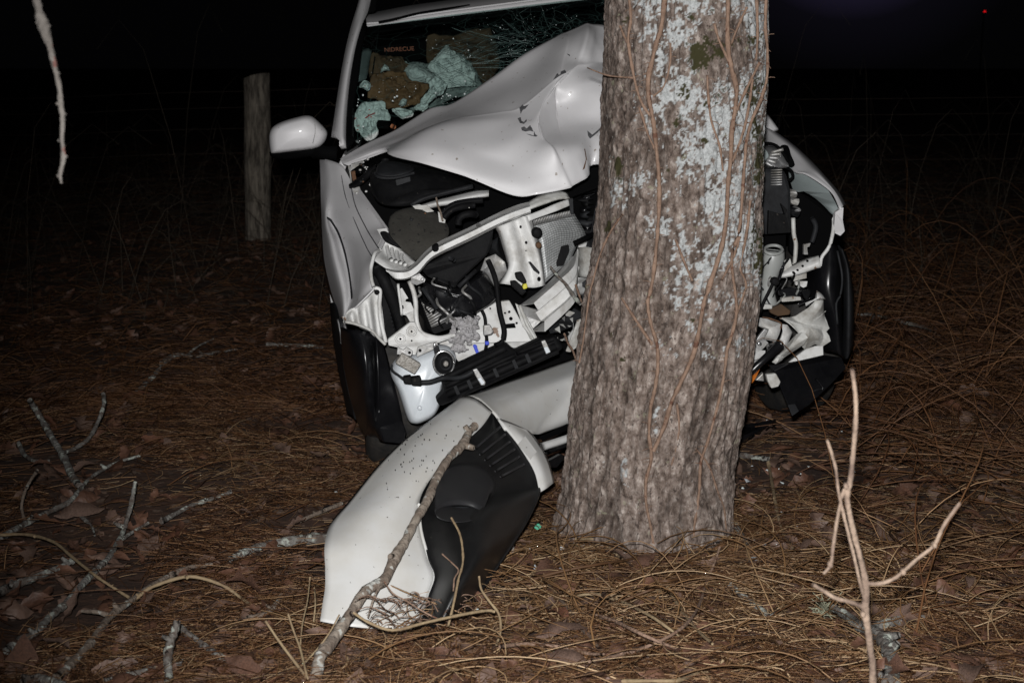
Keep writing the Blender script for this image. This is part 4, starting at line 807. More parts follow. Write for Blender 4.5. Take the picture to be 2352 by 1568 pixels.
for v in np.linspace(0, 1, 15): rows.append([car(14, 575-10*v+t*(140-60*v), 430-60*t*(1-v)+v*510, .3+.03*math.sin(v*26)+t*.05) for t in (0, .35, .7, 1)])
surf('crushed_panel', rows, 'white', CAR, 2, 3, .006)
for P_, m_, s_ in (([(440,1100),(490,1085),(540,1105),(490,1145),(450,1135)], 'white2', .2), ([(450,1480),(520,1300),(560,1180),(630,1150),(620,1380),(560,1440),(490,1490)], 'white2', .12), ([(470,1340),(520,1270),(525,1200),(530,1290),(480,1390)], 'white', .18), ([(280,1270),(370,1180),(440,1160),(530,1060),(620,1110),(600,1150),(540,1190),(520,1240),(400,1290),(300,1310)], 'dark', .22)):
    cplate('crushed_bracket', 14, [(x, y, s_+random.uniform(-.02, .02)) for x, y in P_], m_, CAR, .01)
for i in range(14):
    x, y = 290+random.random()*300, 1150+random.random()*260
    cplate('metal_shred', 14, [(x, y, .2), (x+random.uniform(20, 60), y-random.uniform(-10, 40), .18), (x+random.uniform(20, 70), y+random.uniform(10, 50), .2)], random.choice(['metal', 'white2', 'dark', 'black']), CAR, .006)
tube('lodged_twig', [car(14, 295,650,-.02), car(14, 370,745,-.04), car(14, 445,820,-.05), car(14, 520,930,-.08), car(14, 590,1020,-.12)], [.004, .005, .0055, .007, .006], 'lichen_stick', None, 7, 4, .15, label='short lichened twig lying across the bent bumper beam', cat='twig')
tube('lodged_twig', [car(14, 545,830,.0), car(14, 590,960,-.05), car(14, 640,1110,-.15), car(14, 630,1300,-.2)], .004, 'vine', None, 6, 4, .15, label='reddish twig hanging between the beam and the trunk', cat='twig')
tube('lodged_twig', [car(14, 435,1310,.0), car(14, 470,1400,-.06), car(14, 520,1480,-.1), car(14, 560,1600,-.16)], .0035, 'vine', None, 6, 4, .15, label='reddish twig slanting over the black grille strip', cat='twig')
# what the trunk hides: the beam and the radiator pack pushed in around it
surf('bumper_beam', [[car(0, x, y+dy, s_) for x, y, s_ in ((1326, 568, .22), (1400, 570, .10), (1480, 575, .06), (1580, 580, .05), (1680, 590, .10), (1742, 610, .24))] for dy in (0, 22, 40, 68)], 'white2', CAR, 3, 4, .006)
crump('crushed_radiator', 0, [(1365, 430), (1480, 420), (1620, 430), (1735, 470), (1738, 640), (1690, 800), (1560, 850), (1400, 830), (1340, 700)], .30, 'dark', .06)
surf('radiator_support', [[car(0, x, y+dy, s_) for x, y, s_ in ((1375, 455, .24), (1480, 430, .14), (1600, 430, .13), (1740, 470, .3))] for dy in (0, 12, 30)], 'white', CAR, 2, 4, .006)
surf('front_panel', [[car(0, x, y+dy, s_) for x, y, s_ in ((1330, 780, .24), (1450, 780, .16), (1580, 780, .15), (1695, 790, .22))] for dy in (0, 40, 90)], 'white2', CAR, 2, 4, .006)
# lower black grille strip
GS = [(970,1340,-.03),(1040,1262,.0),(1018,1180,.03),(1045,1100,.04),(1560,862,.05),(1640,932,.02),(1850,832,.02),(1985,808,.02),(2050,908,.0),(1960,975,-.03),(1400,1232,-.06),(1110,1362,-.06),(1010,1402,-.05)]
cplate('lower_grille', 3, GS, 'black', CAR, .05, b=.008)
for a, b, r in (((1040,1165),(1560,905),.012),((1060,1300),(1980,890),.012),((1100,1340),(2000,935),.009),((1050,1230),(1640,965),.008),((1650,950),(1960,830),.008)):
    tube('grille_rib', [car(3, a[0], a[1], -.045), car(3, (a[0]+b[0])/2, (a[1]+b[1])/2, -.03), car(3, b[0], b[1], -.01)], r, 'black', CAR)
for x in (1120, 1230, 1450, 1610, 1720): cplate('grille_web', 3, [(x,1300-(x-1060)*.445-40,-.06),(x+26,1290-(x-1060)*.445-45,-.06),(x+60,1350-(x-1060)*.445-30,-.06),(x+30,1360-(x-1060)*.445-30,-.06)], 'dark', CAR, .012)
for P_ in ([(1280,1092),(1318,1078),(1392,1195),(1385,1220),(1352,1222)], [(1858,852),(1892,840),(1940,940),(1900,962)]): cplate('grille_clip', 3, [(x, y, -.075) for x, y in P_], 'metal', CAR, .012, b=.003)
for P_ in ([(1325,1165),(1352,1155),(1385,1200),(1360,1218)], [(1880,905),(1912,895),(1936,940),(1902,955)]): cplate('clip_face', 3, [(x, y, -.085) for x, y in P_], 'tank', CAR, .008)
# left fender liner and parts round the wheel
LN = [[(262,215,.34),(330,235,.18),(420,245,.12),(520,262,.12),(600,300,.14),(660,345,.2)],[(278,420,.42),(350,420,.18),(460,420,.08),(540,430,.09),(606,440,.16),(700,470,.2)],[(300,600,.46),(380,600,.2),(480,610,.07),(560,620,.08),(616,630,.15),(740,640,.18)],[(340,800,.48),(410,800,.24),(490,810,.1),(570,820,.1),(622,830,.15),(790,830,.16)],[(385,980,.5),(440,980,.3),(500,990,.16),(575,1000,.14),(625,1010,.17),(830,1010,.17)],[(440,1140,.5),(480,1150,.4),(520,1160,.28),(580,1165,.22),(635,1160,.2),(850,1140,.19)],[(500,1238,.5),(530,1238,.46),(570,1235,.38),(610,1240,.3),(655,1285,.22),(870,1290,.18)]]
surf('wheel_liner', cgrid(17, LN), 'gloss', CAR, 5, 5, .005, amp=.004)
tube('liner_seam', [car(17, *p) for p in ((600,300,.13),(608,440,.14),(617,630,.13),(623,830,.135),(626,1010,.15))], .0035, 'gloss', CAR)
surf('arch_flare', cgrid(17, [[(165,-10,.85),(205,-10,.62),(240,60,.5),(268,200,.42)],[(178,160,.85),(215,160,.6),(255,220,.52),(275,330,.46)],[(196,320,.85),(228,320,.66),(262,380,.56),(285,480,.5)],[(220,480,.85),(250,480,.7),(278,560,.6),(305,640,.54)],[(250,660,.85),(285,680,.72),(310,760,.62),(345,830,.56)],[(290,840,.85),(320,860,.74),(345,920,.66),(380,960,.58)],[(325,1020,.8),(350,1030,.72),(375,1050,.66),(400,1080,.6)]]), 'dark', CAR, 4, 4, .01)
tube('arch_edge', [car(17, *p) for p in ((240,140,.44),(255,210,.44),(270,300,.44),(272,360,.46))], .004, 'chrome', CAR)
cplate('splash_flap', 17, [(610,1150,.2),(720,1050,.2),(830,1040,.2),(880,1200,.15),(860,1310,.15),(660,1290,.18)], 'gloss', CAR, .02, b=.008)
# right side of the picture: fender, lamp, boxes
FR = [[(190,90,1.0),(196,45,.98),(200,18,1.0),(215,15,1.2)],[(235,130,.82),(262,100,.80),(285,76,.83),(300,75,1.1)],[(310,180,.66),(340,160,.64),(366,138,.68),(380,135,1.0)],[(362,252,.5),(415,232,.48),(452,222,.54),(465,215,.9)],[(420,262,.42),(470,272,.4),(498,268,.44),(512,268,.8)],[(540,350,.3),(552,345,.3),(566,348,.34),(580,345,.7)],[(586,440,.2),(598,430,.2),(607,416,.26),(620,415,.6)]]
surf('fender', cgrid(7, FR), 'paint', CAR, 5, 4, .006)
cplate('fender_inner', 7, [(335,225,.55),(385,255,.5),(440,260,.46),(490,290,.42),(540,360,.36),(582,442,.28),(560,470,.3),(520,430,.38),(470,385,.45),(410,350,.5),(360,345,.54)], 'teal', CAR, .008, sm=2, smooth=True)
cplate('fender_corner', 7, [(566,452,.2),(606,428,.2),(602,490,.2),(612,545,.22),(590,568,.22),(558,552,.22)], 'paint', CAR, .02)
tube('fender_flange', [car(7, *p) for p in ((585,440,.22),(560,470,.25),(555,540,.22),(535,620,.2),(500,670,.2),(490,715,.2))], .007, 'white', CAR)
lampP = [(196,140,.55),(250,125,.55),(300,160,.52),(338,222,.5),(300,238,.5),(240,240,.5),(212,195,.52)]
lamp = pillow('headlamp', [car(7, *p) for p in lampP], .07, 'chrome', CAR, 3)
for i in range(5): tube('lamp_rib', [car(7, 225+i*6, 208-i*12, .47), car(7, 262+i*12, 232-i*22, .46)], .006, 'metal', lamp)
pillow('lamp_shell', [car(7, *p) for p in ((190,125,.52),(218,140,.5),(236,175,.49),(215,200,.5),(190,205,.52))], .04, 'teal', lamp)
tube('lamp_seal', [car(7, *p) for p in ((195,122,.5),(235,114,.5),(275,126,.48),(305,155,.47),(335,205,.46))], .006, 'frit', lamp)
pillow('hood_catch', [car(7, *p) for p in ((295,130,.5),(330,125,.52),(345,170,.5),(365,220,.48),(340,230,.48),(320,180,.48))], .03, 'frit', CAR)
cplate('fuse_box', 7, [(180,238,.34),(305,234,.34),(330,270,.33),(350,350,.32),(352,552,.3),(222,562,.3),(180,540,.3)], 'dark', CAR, .18, b=.012)
cplate('fuse_box_lip', 7, [(236,560,.27),(240,444,.28),(300,462,.28),(318,462,.28),(300,410,.28),(330,440,.28),(348,552,.27)], 'black', CAR, .02)
for i in range(7): tube('fuse_box_rib', [car(7, 250, 246+i*12, .30), car(7, 303, 244+i*12, .30)], .003, 'metal', CAR, 5, 1)
tube('loop_hose', [car(7, *p) for p in ((330,235,.36),(352,255,.34),(356,280,.34),(340,295,.34),(328,285,.34))], .006, 'frit', CAR)
for i, (x, y, r) in enumerate(((360,362,24),(372,402,22),(356,385,12),(372,455,26),(384,440,14))): cplate('socket', 7, [(x+r*1.1*math.cos(a+i)*(.8+.3*(j % 2)), y+r*.9*math.sin(a+i), .33+.02*math.sin(j*2.1)) for j, a in enumerate(np.arange(7)*2*math.pi/7)], ('metal', 'white2', 'metal', 'dark', 'metal')[i], CAR, .05, b=.004)
tube('wheel_well_hose', [car(7, *p) for p in ((450,480,.42),(470,520,.42),(460,570,.42),(450,600,.42))], .01, 'dark', CAR)
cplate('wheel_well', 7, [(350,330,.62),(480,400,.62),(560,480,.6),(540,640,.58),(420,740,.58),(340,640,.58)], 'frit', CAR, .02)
tube('strut_flange', [car(7, *p) for p in ((358,480,.3),(362,560,.29),(372,610,.28),(366,690,.27),(352,745,.26))], .008, 'white2', CAR)
neck = tube('filler_neck', [car(7, *p) for p in ((262,640,.2),(256,690,.2),(240,760,.2),(232,830,.2),(240,905,.2))], [.040, .042, .033, .026, .03], 'neck', CAR, 14)
rg = [car(7, 262+43*math.cos(a), 636+22*math.sin(a), .17-.03*math.sin(a)) for a in np.arange(17)*math.pi/8]; tube('neck_lip', rg, .006, 'neck', neck)
tube('brake_line', [car(7, *p) for p in ((270,775,.12),(245,830,.12),(215,890,.12),(190,960,.1))], .006, 'black', CAR)
pillow('line_clamp', [car(7, 268+22*math.cos(a), 790+22*math.sin(a), .12) for a in np.arange(8)*math.pi/4], .03, 'black', CAR)
surf('lamp_bracket', cgrid(7, [[(300,740,.24),(370,700,.22),(430,675,.2),(482,662,.18)],[(290,762,.2),(375,735,.18),(440,712,.16),(490,690,.15)],[(300,775,.2),(390,758,.18),(460,732,.16),(494,722,.15)]]), 'white', CAR, 3, 3, .006)
for x, y in ((428,690),(405,715),(380,735)): pillow('bracket_hole', [car(7, x+6*math.cos(a), y+6*math.sin(a), .165) for a in np.arange(6)*math.pi/3], .008, 'frit', CAR)
for P_, m_ in (([(300,695),(345,680),(355,720),(310,745),(295,730)], 'white2'), ([(355,765),(425,745),(425,775),(360,790)], 'white2'), ([(370,790),(430,790),(425,815),(410,822),(370,808)], 'white'), ([(412,610),(445,603),(440,620),(428,625),(432,660),(412,660)], 'metal')): cplate('broken_tab', 7, [(x, y, .22) for x, y in P_], m_, CAR, .015)
# black liners on the right
surf('wheel_liner', cgrid(7, [[(420,740,.4),(470,700,.3),(530,630,.26),(565,610,.28),(580,640,.36)],[(420,820,.36),(480,790,.25),(540,760,.22),(575,750,.25),(598,760,.34)],[(440,900,.34),(500,880,.24),(550,870,.21),(575,870,.25),(598,880,.34)],[(490,1000,.34),(540,1000,.25),(575,1000,.22),(590,1000,.26),(605,1010,.34)],[(500,1130,.34),(560,1140,.26),(590,1150,.24),(605,1160,.28),(615,1170,.34)]]), 'gloss', CAR, 5, 5, .005, amp=.006)
surf('arch_flare', cgrid(7, [[(572,610,.36),(590,630,.3),(606,640,.3),(615,640,.5)],[(598,740,.34),(618,730,.26),(634,730,.28),(640,735,.5)],[(600,860,.34),(625,860,.24),(650,860,.28),(655,870,.5)],[(600,1000,.34),(625,1000,.24),(652,1000,.28),(657,1000,.5)],[(592,1150,.34),(618,1170,.26),(645,1130,.28),(652,1120,.5)]]), 'dark', CAR, 5, 4, .006)
tube('liner_seam', [car(7, *p) for p in ((575,640,.26),(598,760,.24),(592,850,.22),(570,900,.22),(575,1000,.2))], .0045, 'dark', CAR)
# crumpled white metal on the right
crump('crumpled_panel', 15, [(330,575),(430,560),(520,540),(600,480),(650,420),(760,400),(800,500),(830,490),(812,515),(845,600),(860,660),(828,692),(850,740),(860,790),(790,842),(720,815),(610,870),(540,825),(490,720),(410,630)], .12, 'white2', .03)
crump('crumpled_panel', 15, [(270,1000),(360,900),(480,740),(520,725),(550,790),(530,850),(450,920),(380,980),(300,1022)], .09, 'white2', .03)
crump('crumpled_panel', 15, [(345,640),(410,640),(470,710),(420,800),(370,900),(365,830),(310,800),(350,690)], .13, 'white', .02)
cplate('torn_strip', 15, [(440,1003,.06),(610,872,.08),(700,845,.08),(775,838,.08),(780,935,.06),(600,975,.06)], 'white', CAR, .01)
crump('torn_strip', 15, [(640,330),(700,370),(755,405),(650,425),(580,450),(555,475),(550,440),(620,420),(630,370)], .15, 'white', .02)
crump('torn_bracket', 15, [(160,560),(240,570),(365,622),(340,690),(280,815),(245,800),(195,775),(225,690),(155,640)], .06, 'white', .015)
tube('torn_bracket_edge', [car(15, *p) for p in ((180,560,.05),(260,575,.05),(365,622,.05),(340,700,.05),(285,810,.05))], .003, 'rust', CAR)
cplate('grey_bracket', 15, [(88,835,.02),(150,740,.02),(205,672,.02),(235,690,.02),(200,770,.02),(242,815,.02),(170,888,.02),(130,870,.02)], 'metal', CAR, .012)
pillow('bracket_bolt', [car(15, 152+22*math.cos(a), 820+22*math.sin(a), .01) for a in np.arange(6)*math.pi/3], .012, 'chrome', CAR)
crump('torn_panel', 15, [(-60,960),(0,940),(85,842),(140,870),(212,885),(205,950),(150,975),(110,1050),(0,1115),(-60,1140)], .0, 'white', .015)
crump('crushed_pipe', 15, [(20,720),(80,620),(150,600),(130,700),(60,850),(0,900),(-30,860)], .08, 'neck', .02)
cplate('amber_reflector', 15, [(-20,1330,-.03),(-10,1230,-.02),(80,1120,-.02),(175,1035,-.02),(120,1150,-.02),(50,1250,-.03)], 'amber', CAR, .03)
tube('bracket_hose', [car(15, *p) for p in ((-20,1180,-.05),(80,1080,-.05),(190,980,-.05),(300,880,-.03),(350,830,-.02))], [.012, .014, .014, .018, .02], 'gloss', CAR)
pillow('rubber_mount', [car(15, *p) for p in ((240,830,.0),(350,810,.0),(368,850,.0),(330,910,.0),(260,940,.0),(225,900,.0))], .05, 'gloss', CAR)
for P_, m_, s_ in (([(330,300),(440,270),(560,280),(570,350),(440,375),(340,350)], 'gloss', .18), ([(370,372),(480,358),(560,362),(565,395),(470,405),(370,410)], 'white2', .15), ([(250,480),(370,430),(460,500),(450,535),(330,550),(260,520)], 'brownd', .15), ([(180,430),(280,440),(280,480),(190,485)], 'white2', .14), ([(560,300),(650,290),(660,330),(620,400),(590,370)], 'black', .17), ([(220,1122),(315,1110),(362,1195),(340,1240),(270,1258),(235,1190)], 'white2', -.05), ([(110,1180),(190,1100),(200,1190)], 'metal', .0), ([(110,270),(190,230),(150,290)], 'white2', .16), ([(80,400),(165,370),(160,440),(90,450)], 'white2', .12)): cplate('broken_part', 15, [(x, y, s_) for x, y in P_], m_, CAR, .02, b=.004)
cplate('undershield', 15, [(240,1030,.02),(450,1012,.0),(780,932,.05),(960,955,.15),(1000,1060,.12),(860,1210,.04),(640,1420,-.06),(540,1482,-.1),(470,1530,-.12),(430,1420,-.08),(360,1250,-.04),(300,1090,.0)], 'gloss', CAR, .008, b=.003)
cplate('shield_tab', 15, [(430,1420,-.11),(500,1408,-.11),(540,1480,-.13),(472,1528,-.14)], 'dark', CAR, .006)
for P_ in ([(700,1160),(740,1200),(775,1255)], [(665,1290),(720,1268),(770,1262)]): tube('shield_crease', [car(15, x, y, -.012) for x, y in P_], .004, 'gloss', CAR)

# interior things --------------------------------------------------------
surf('pillar_trim', cgrid(11, [[(190,320,1.95),(400,285,2.0)],[(150,600,1.75),(350,600,1.85)],[(90,960,1.55),(290,900,1.65)]]), 'teal', CAR, 3, 3, .02)
crinkle('airbag', 11, [(1850,230),(2000,375),(2200,560),(2400,800),(2450,1060),(1900,1090),(1700,920),(1450,690),(1690,420)], 1.85, 'bag', CAR, .022, 0, .05, 3, ns=30, fold=True, sm=1)
crinkle('airbag', 11, [(1000,720),(1230,615),(1480,740),(1650,900),(1500,1000),(1150,1000),(1060,840)], 1.75, 'bag', CAR, .02, 0, .06, 5, ns=10)
crinkle('airbag', 11, [(1450,930),(1640,880),(1850,1000),(1800,1200),(1600,1330),(1400,1500),(1280,1450),(1350,1280),(1520,1120)], 1.6, 'bag', CAR, .025, 0, .04, 8, ns=32, fold=True)
crinkle('airbag', 11, [(1230,1450),(1450,1400),(1500,1480),(1380,1540),(1250,1520)], 1.5, 'bag', CAR, .03, 0, .02, 9, ns=25, fold=True)
for i in range(9): tube('airbag_fold', [car(11, 1700+i*22, 850+i*30, 1.78), car(11, 1950+i*22, 800+i*32, 1.76), car(11, 2250+i*14, 830+i*28, 1.78)], .004, 'bag', CAR)
crinkle('seat_cover', 11, [(1480,80),(2000,60),(2700,-60),(2900,500),(2700,1000),(2300,1250),(1900,1200),(1650,900),(1480,500)], 2.2, 'brownd', CAR, .05, 0, .05, 17)
M['palecloth'] = mat('pale_grey_cloth', (.26, .29, .28), .9, 0, c2=(.15, .165, .16), scale=9, bump=1, bscale=60)
crinkle('side_airbag', 11, [(950,700),(1200,560),(1500,620),(1750,380),(2100,420),(2480,820),(2500,1180),(2000,1300),(1600,1500),(1200,1560),(1000,1300)], 2.0, 'palecloth', CAR, .03, 0, .05, 29, ns=26, fold=True)
IT = [('brown_paper', 'large torn brown sheet crumpled behind the windshield', 'paper', 11, [(350,880),(560,785),(700,775),(900,790),(1050,770),(1150,950),(1300,965),(1515,1020),(1500,1130),(1350,1300),(1320,1420),(1000,1500),(700,1510),(590,1360),(300,1310)], 1.5, 'brownp', .03),
 ('brown_paper', 'smaller dark brown sheet standing behind the torn one', 'paper', 11, [(380,430),(560,450),(800,480),(960,470),(1050,600),(1120,660),(1050,790),(700,800),(340,900)], 1.75, 'brownd', .02),
 ('paper_scrap', 'small white triangular paper scrap on the brown sheets', 'paper', 11, [(640,628),(700,670),(752,755),(650,760),(560,800),(570,720)], 1.4, 'bag', .01),
 ('paper_scrap', 'white torn flake on the lower brown sheet', 'paper', 11, [(1000,1300),(1080,1330),(1060,1420),(980,1470),(910,1430),(950,1340)], 1.38, 'bag', .01),
 ('plastic_bag', 'crumpled white bag with red print in the windshield corner', 'bag', 12, [(100,890),(180,720),(300,590),(640,570),(750,720),(850,960),(700,960),(590,980),(600,1230),(430,1355),(300,1280),(150,1130)], 1.36, 'bag', .03),
 ('plastic_bag', 'light wrinkled sheet lying under the brown paper', 'bag', 12, [(860,720),(1240,740),(1280,860),(1100,920),(1000,900)], 1.22, 'bag', .015),
 ('food_wrapper', 'small blue and white wrapper above the white bag', 'wrapper', 12, [(210,290),(330,160),(440,220),(440,330),(390,380),(310,330)], 1.4, 'bag', .01)]
built = [crinkle(nm, k, pts, s_, m_, None, amp*.75, 0, .03, 13+i, ns=32, fold=True, sm=1 if i in (0, 2, 3) else 3, label=lb_, cat=ct) for i, (nm, lb_, ct, k, pts, s_, m_, amp) in enumerate(IT)]
t_ = bvh(built[4])
for P_ in ([(330,900),(400,850),(520,795),(540,815),(420,865),(350,915)], [(400,830),(470,880),(460,900),(390,860)], [(135,1095),(190,1040),(235,1025),(235,1050),(180,1075),(140,1110)], [(165,1130),(205,1120),(205,1145),(180,1150)], [(110,920),(160,890),(165,905),(115,945)], [(400,740),(500,715),(500,725),(410,755)]): decal('red_print', t_, 12, P_, 'red', built[4])
t_ = bvh(built[6]); decal('blue_print', t_, 12, [(310,240),(420,220),(430,330),(360,330)], 'blue', built[6]); decal('red_print', t_, 12, [(320,260),(420,295),(425,310),(330,285)], 'red', built[6])
tube('black_tube', [car(12, 600, 1030, 1.12), car(12, 760, 1040, 1.10), car(12, 870, 1050, 1.08)], .018, 'frit', None, 10, 2, label='short black tube with orange end on the hood edge', cat='tube')
tube('orange_cap', [car(12, 855, 1060, 1.06), car(12, 915, 1085, 1.05)], .009, 'scrap', None, 8, 1, label='small orange scrap at the end of the black tube', cat='scrap')
# lettering inside the cabin
cplate('dark_board', 11, [(400,300,2.0),(1460,180,2.0),(1450,500,2.0),(1100,620,2.0),(950,470,2.0),(540,480,2.0),(410,430,2.0)], 'seat', CAR, .02)
cu = bpy.data.curves.new('lettering', 'FONT'); cu.body = 'NIDRECUE'; cu.align_x = 'LEFT'; cu.size = 1; cu.extrude = .02
tmp = bpy.data.objects.new('lettering', cu); COL.objects.link(tmp); dg = bpy.context.evaluated_depsgraph_get(); dg.update()
me = bpy.data.meshes.new_from_object(tmp.evaluated_get(dg)); bpy.data.objects.remove(tmp)
a0, a1, a2 = car(11, 625, 395, 1.985), car(11, 1205, 365, 1.985), car(11, 615, 305, 1.985)
vs = np.array([v.co for v in me.vertices]); w_ = vs[:, 0].max(); h_ = .80
V = a0+(a1-a0)*(vs[:, 0:1]/w_)+(a2-a0)*(vs[:, 1:2]/h_)-CB*(.05+vs[:, 2:3]*.02)
obj('lettering', V, [tuple(p.vertices) for p in me.polygons], 'orange', CAR, False)

# ---------------------------------------------------------------- torn-off bumper cover
pp = np.array([[1, 1130, 900], [1, 800, 1437], [1, 1260, 1106]], float)
co_ = np.linalg.solve(pp, np.array([1/4.52, 1/3.43, 1/4.28]))
def bmp(x, y, off, k=4):
    q = zpx(k, x, y); Yq = 1/(co_ @ np.array([1, *q])); p = at(0, q[0], q[1], Yq+off)
    return p if p[2] > float(gh(p[0], p[1]))+.012 else gnd(0, q[0], q[1], .012)-ray(*q)*max(0, -off)*.6
def bgrid(rows): return [[bmp(*p) for p in r] for r in rows]
BC = thing('bumper_cover', 'torn-off white front bumper cover lying against the ground below the car', 'bumper', gnd(0, 850, 1420))
WL = [[(790,170,.10),(830,175,.04),(880,200,.0),(935,248,-.02)],[(640,285,.10),(720,270,.02),(800,290,-.02),(880,325,-.03)],[(500,390,.12),(580,400,.02),(680,420,-.03),(780,415,-.04)],[(370,520,.13),(470,520,.02),(580,520,-.04),(690,510,-.04)],[(240,680,.14),(370,650,.02),(500,630,-.04),(615,605,-.04)],[(150,790,.12),(300,760,.01),(440,730,-.04),(578,700,-.03)],[(120,900,.06),(290,880,-.01),(440,850,-.04),(588,825,-.03)],[(122,1000,.05),(290,1000,-.01),(460,980,-.04),(625,960,-.03)],[(122,1100,.05),(290,1100,-.01),(480,1070,-.03),(655,1045,-.03)],[(110,1180,.05),(260,1200,.0),(440,1190,-.02),(625,1150,-.02)],[(98,1265,.05),(240,1290,.01),(420,1305,-.01),(590,1305,-.01)]]
skin = surf('painted_skin', bgrid(WL), 'bumper', BC, 5, 5, .0032)
tube('skin_edge', [bmp(*p) for p in ((578,700,-.034),(588,825,-.034),(625,960,-.034),(655,1045,-.034),(625,1150,-.024),(592,1290,-.014))], .0045, 'bumper', BC)
WR = [[(800,175,.12),(905,138,.16),(1000,103,.16),(1130,58,.16),(1250,16,.16),(1420,-45,.16)],[(860,185,.04),(930,178,.06),(1040,140,.07),(1150,108,.07),(1260,65,.08),(1420,0,.08)],[(935,247,-.02),(962,228,.0),(1060,192,.02),(1170,150,.03),(1270,108,.03),(1420,55,.03)],[(962,280,-.02),(1000,264,.0),(1090,240,.04),(1200,208,.07),(1300,170,.08),(1420,138,.08)],[(998,335,-.02),(1040,332,.03),(1100,332,.09),(1140,345,.14),(1200,312,.15),(1420,238,.15)],[(1005,345,.0),(1060,352,.05),(1110,345,.12),(1150,360,.17),(1210,345,.20),(1420,270,.22)]]
WR = [r_+[(1900, r_[-1][1]-200, r_[-1][2]+.12)] for r_ in WR]
surf('upper_skin', bgrid(WR), 'bumper', BC, 3, 4, .006)
surf('side_skin', bgrid([[(960,280,-.02),(1020,300,-.01),(1105,338,.0)],[(1035,375,-.02),(1080,365,-.03),(1140,372,.02)],[(1085,445,-.02),(1130,430,-.03),(1190,450,.02)],[(1140,540,-.02),(1175,520,-.03),(1216,512,.02)],[(1165,640,.0),(1200,620,-.01),(1236,592,.02)]]), 'bumper', BC, 4, 4, .006)
plate('skin_badge', [bmp(*p) for p in ((1058,410,-.045),(1095,368,-.045),(1152,445,-.045),(1118,482,-.045))], 'bumper', BC, .004)
for P_ in ([(1160,375),(1200,360),(1300,310),(1310,335),(1180,395)],): plate('lower_slot', [bmp(x, y, .10) for x, y in P_], 'frit', BC, .01)
tube('lower_grille_bar', [bmp(1160,425,.08), bmp(1240,400,.09), bmp(1330,370,.1)], .014, 'white', BC)
tube('lower_grille_bar', [bmp(1200,450,.1), bmp(1260,425,.1), bmp(1330,400,.1)], .007, 'black', BC)
plate('clip_row', [bmp(*p) for p in ((1205,490,.05),(1260,460,.06),(1290,470,.06),(1250,520,.05),(1215,520,.04))], 'gloss', BC, .02)
le = [(935,248),(880,325),(780,415),(690,510),(615,605),(578,700),(588,825),(625,960),(655,1045),(625,1150),(585,1310)]
ri = [(942,255),(990,315),(1040,382),(1090,450),(1130,520),(1160,600),(1165,650),(1110,775),(1040,890),(900,1095),(790,1250)]
rows = []
for i, (a, b) in enumerate(zip(le, ri)):
    row = []
    for t, of in ((0, -.005), (.06, .02), (.3, .015), (.55, .0), (.8, .02), (.94, .02), (1, -.0)):
        if i >= 6: of = of - .085*math.sin(min(1, t*1.05)*math.pi) - .17*math.sin(math.pi*min(1, (i-5)/5.6))*(.25+.75*math.sin(math.pi*t))
        row.append(bmp(a[0]+(b[0]-a[0])*t, a[1]+(b[1]-a[1])*t, of))
    rows.append(row)
ins = surf('lower_insert', rows, 'gloss2', BC, 5, 4, .006) if 'gloss2' in M else None
if ins is None:
    M['gloss2'] = mat('satin_black_plastic', (.006, .006, .0065), .44, 0, c2=(.011, .011, .011), scale=14, bump=.06, bscale=160, spots=((.05, .045, .04), 70, .72))
    ins = surf('lower_insert', rows, 'gloss2', BC, 5, 4, .006)
V = []; n = 28
for cx_, cy_, rx, ry, of in ((800,620,160,130,.03),(800,612,146,112,-.03),(794,618,134,100,-.09),(772,728,120,56,-.15),(768,742,112,46,-.165),(768,744,103,39,-.15),(772,730,92,32,-.05),(772,726,30,10,-.045)):
    for j in range(n): a = 2*np.pi*j/n; V.append(bmp(cx_+rx*math.cos(a), cy_+ry*math.sin(a), of+.035*math.sin(a)*(-1)))
M['cup'] = mat('dark_cup_plastic', (.022, .022, .024), .5, 0, c2=(.030, .030, .031), scale=9, spec=.3)
cup = obj('fog_lamp_cup', V, gridf(8, n, True)+[tuple(range(7*n, 8*n))], 'cup', BC)
for i in range(4): tube('cup_louver', [bmp(700+i*10, 722+i*12, -.085), bmp(770, 716+i*13, -.095), bmp(850-i*10, 722+i*10, -.085)], .005, 'dark', cup)
for i in range(6):
    a = (850+i*25, 430+i*27); b = (972+i*23, 325+i*36); tube('insert_fin', [bmp(*a, -.06), bmp((a[0]+b[0])/2, (a[1]+b[1])/2, -.07), bmp(*b, -.03)], .0045, 'cup', BC, 6)
SB = bvh(skin)
for _ in range(70):
    x, y = random.gauss(560, 75), random.gauss(440, 90); p = onto(SB, 4, x, y)
    if p is not None: decal('mud_speck', SB, 4, [(x, y-5), (x+random.uniform(1, 4), y-1), (x+1, y+random.uniform(3, 7)), (x-random.uniform(1, 4), y+1)], 'frit', skin)

# ---------------------------------------------------------------- sticks
def stick(name, label, k, pts, r0, r1, m_, h=None, cat='stick', group=None, forks=(), jit=.18, knots=3):
    P = []
    for i, p in enumerate(pts):
        P.append(gnd(k, p[0], p[1], (p[2] if len(p) > 2 else .028)+r0*.6))
    prt = [tubeVF(P, np.linspace(r0, r1, len(P)), 8, 5, jit)]
    for _ in range(knots):
        i = random.randrange(len(P)-1); a = P[i]+(P[i+1]-P[i])*random.random(); r = r0*random.uniform(.9, 1.5)
        prt.append(tubeVF([a, a+np.array([random.uniform(-1, 1), random.uniform(-1, .2), random.uniform(.3, 1)])*r*1.6], [r*.7, r*.35], 6, 1))
    for f in forks:
        Q = [gnd(k, p[0], p[1], (p[2] if len(p) > 2 else .028)+r0*.4) for p in f]; prt.append(tubeVF(Q, np.linspace(r0*.7, r1*.6, len(Q)), 7, 4, jit))
    V, F = join(prt); return obj(name, V, F, m_, None, label=label, cat=cat, group=group)
G_ = 'fallen sticks in the needle litter'
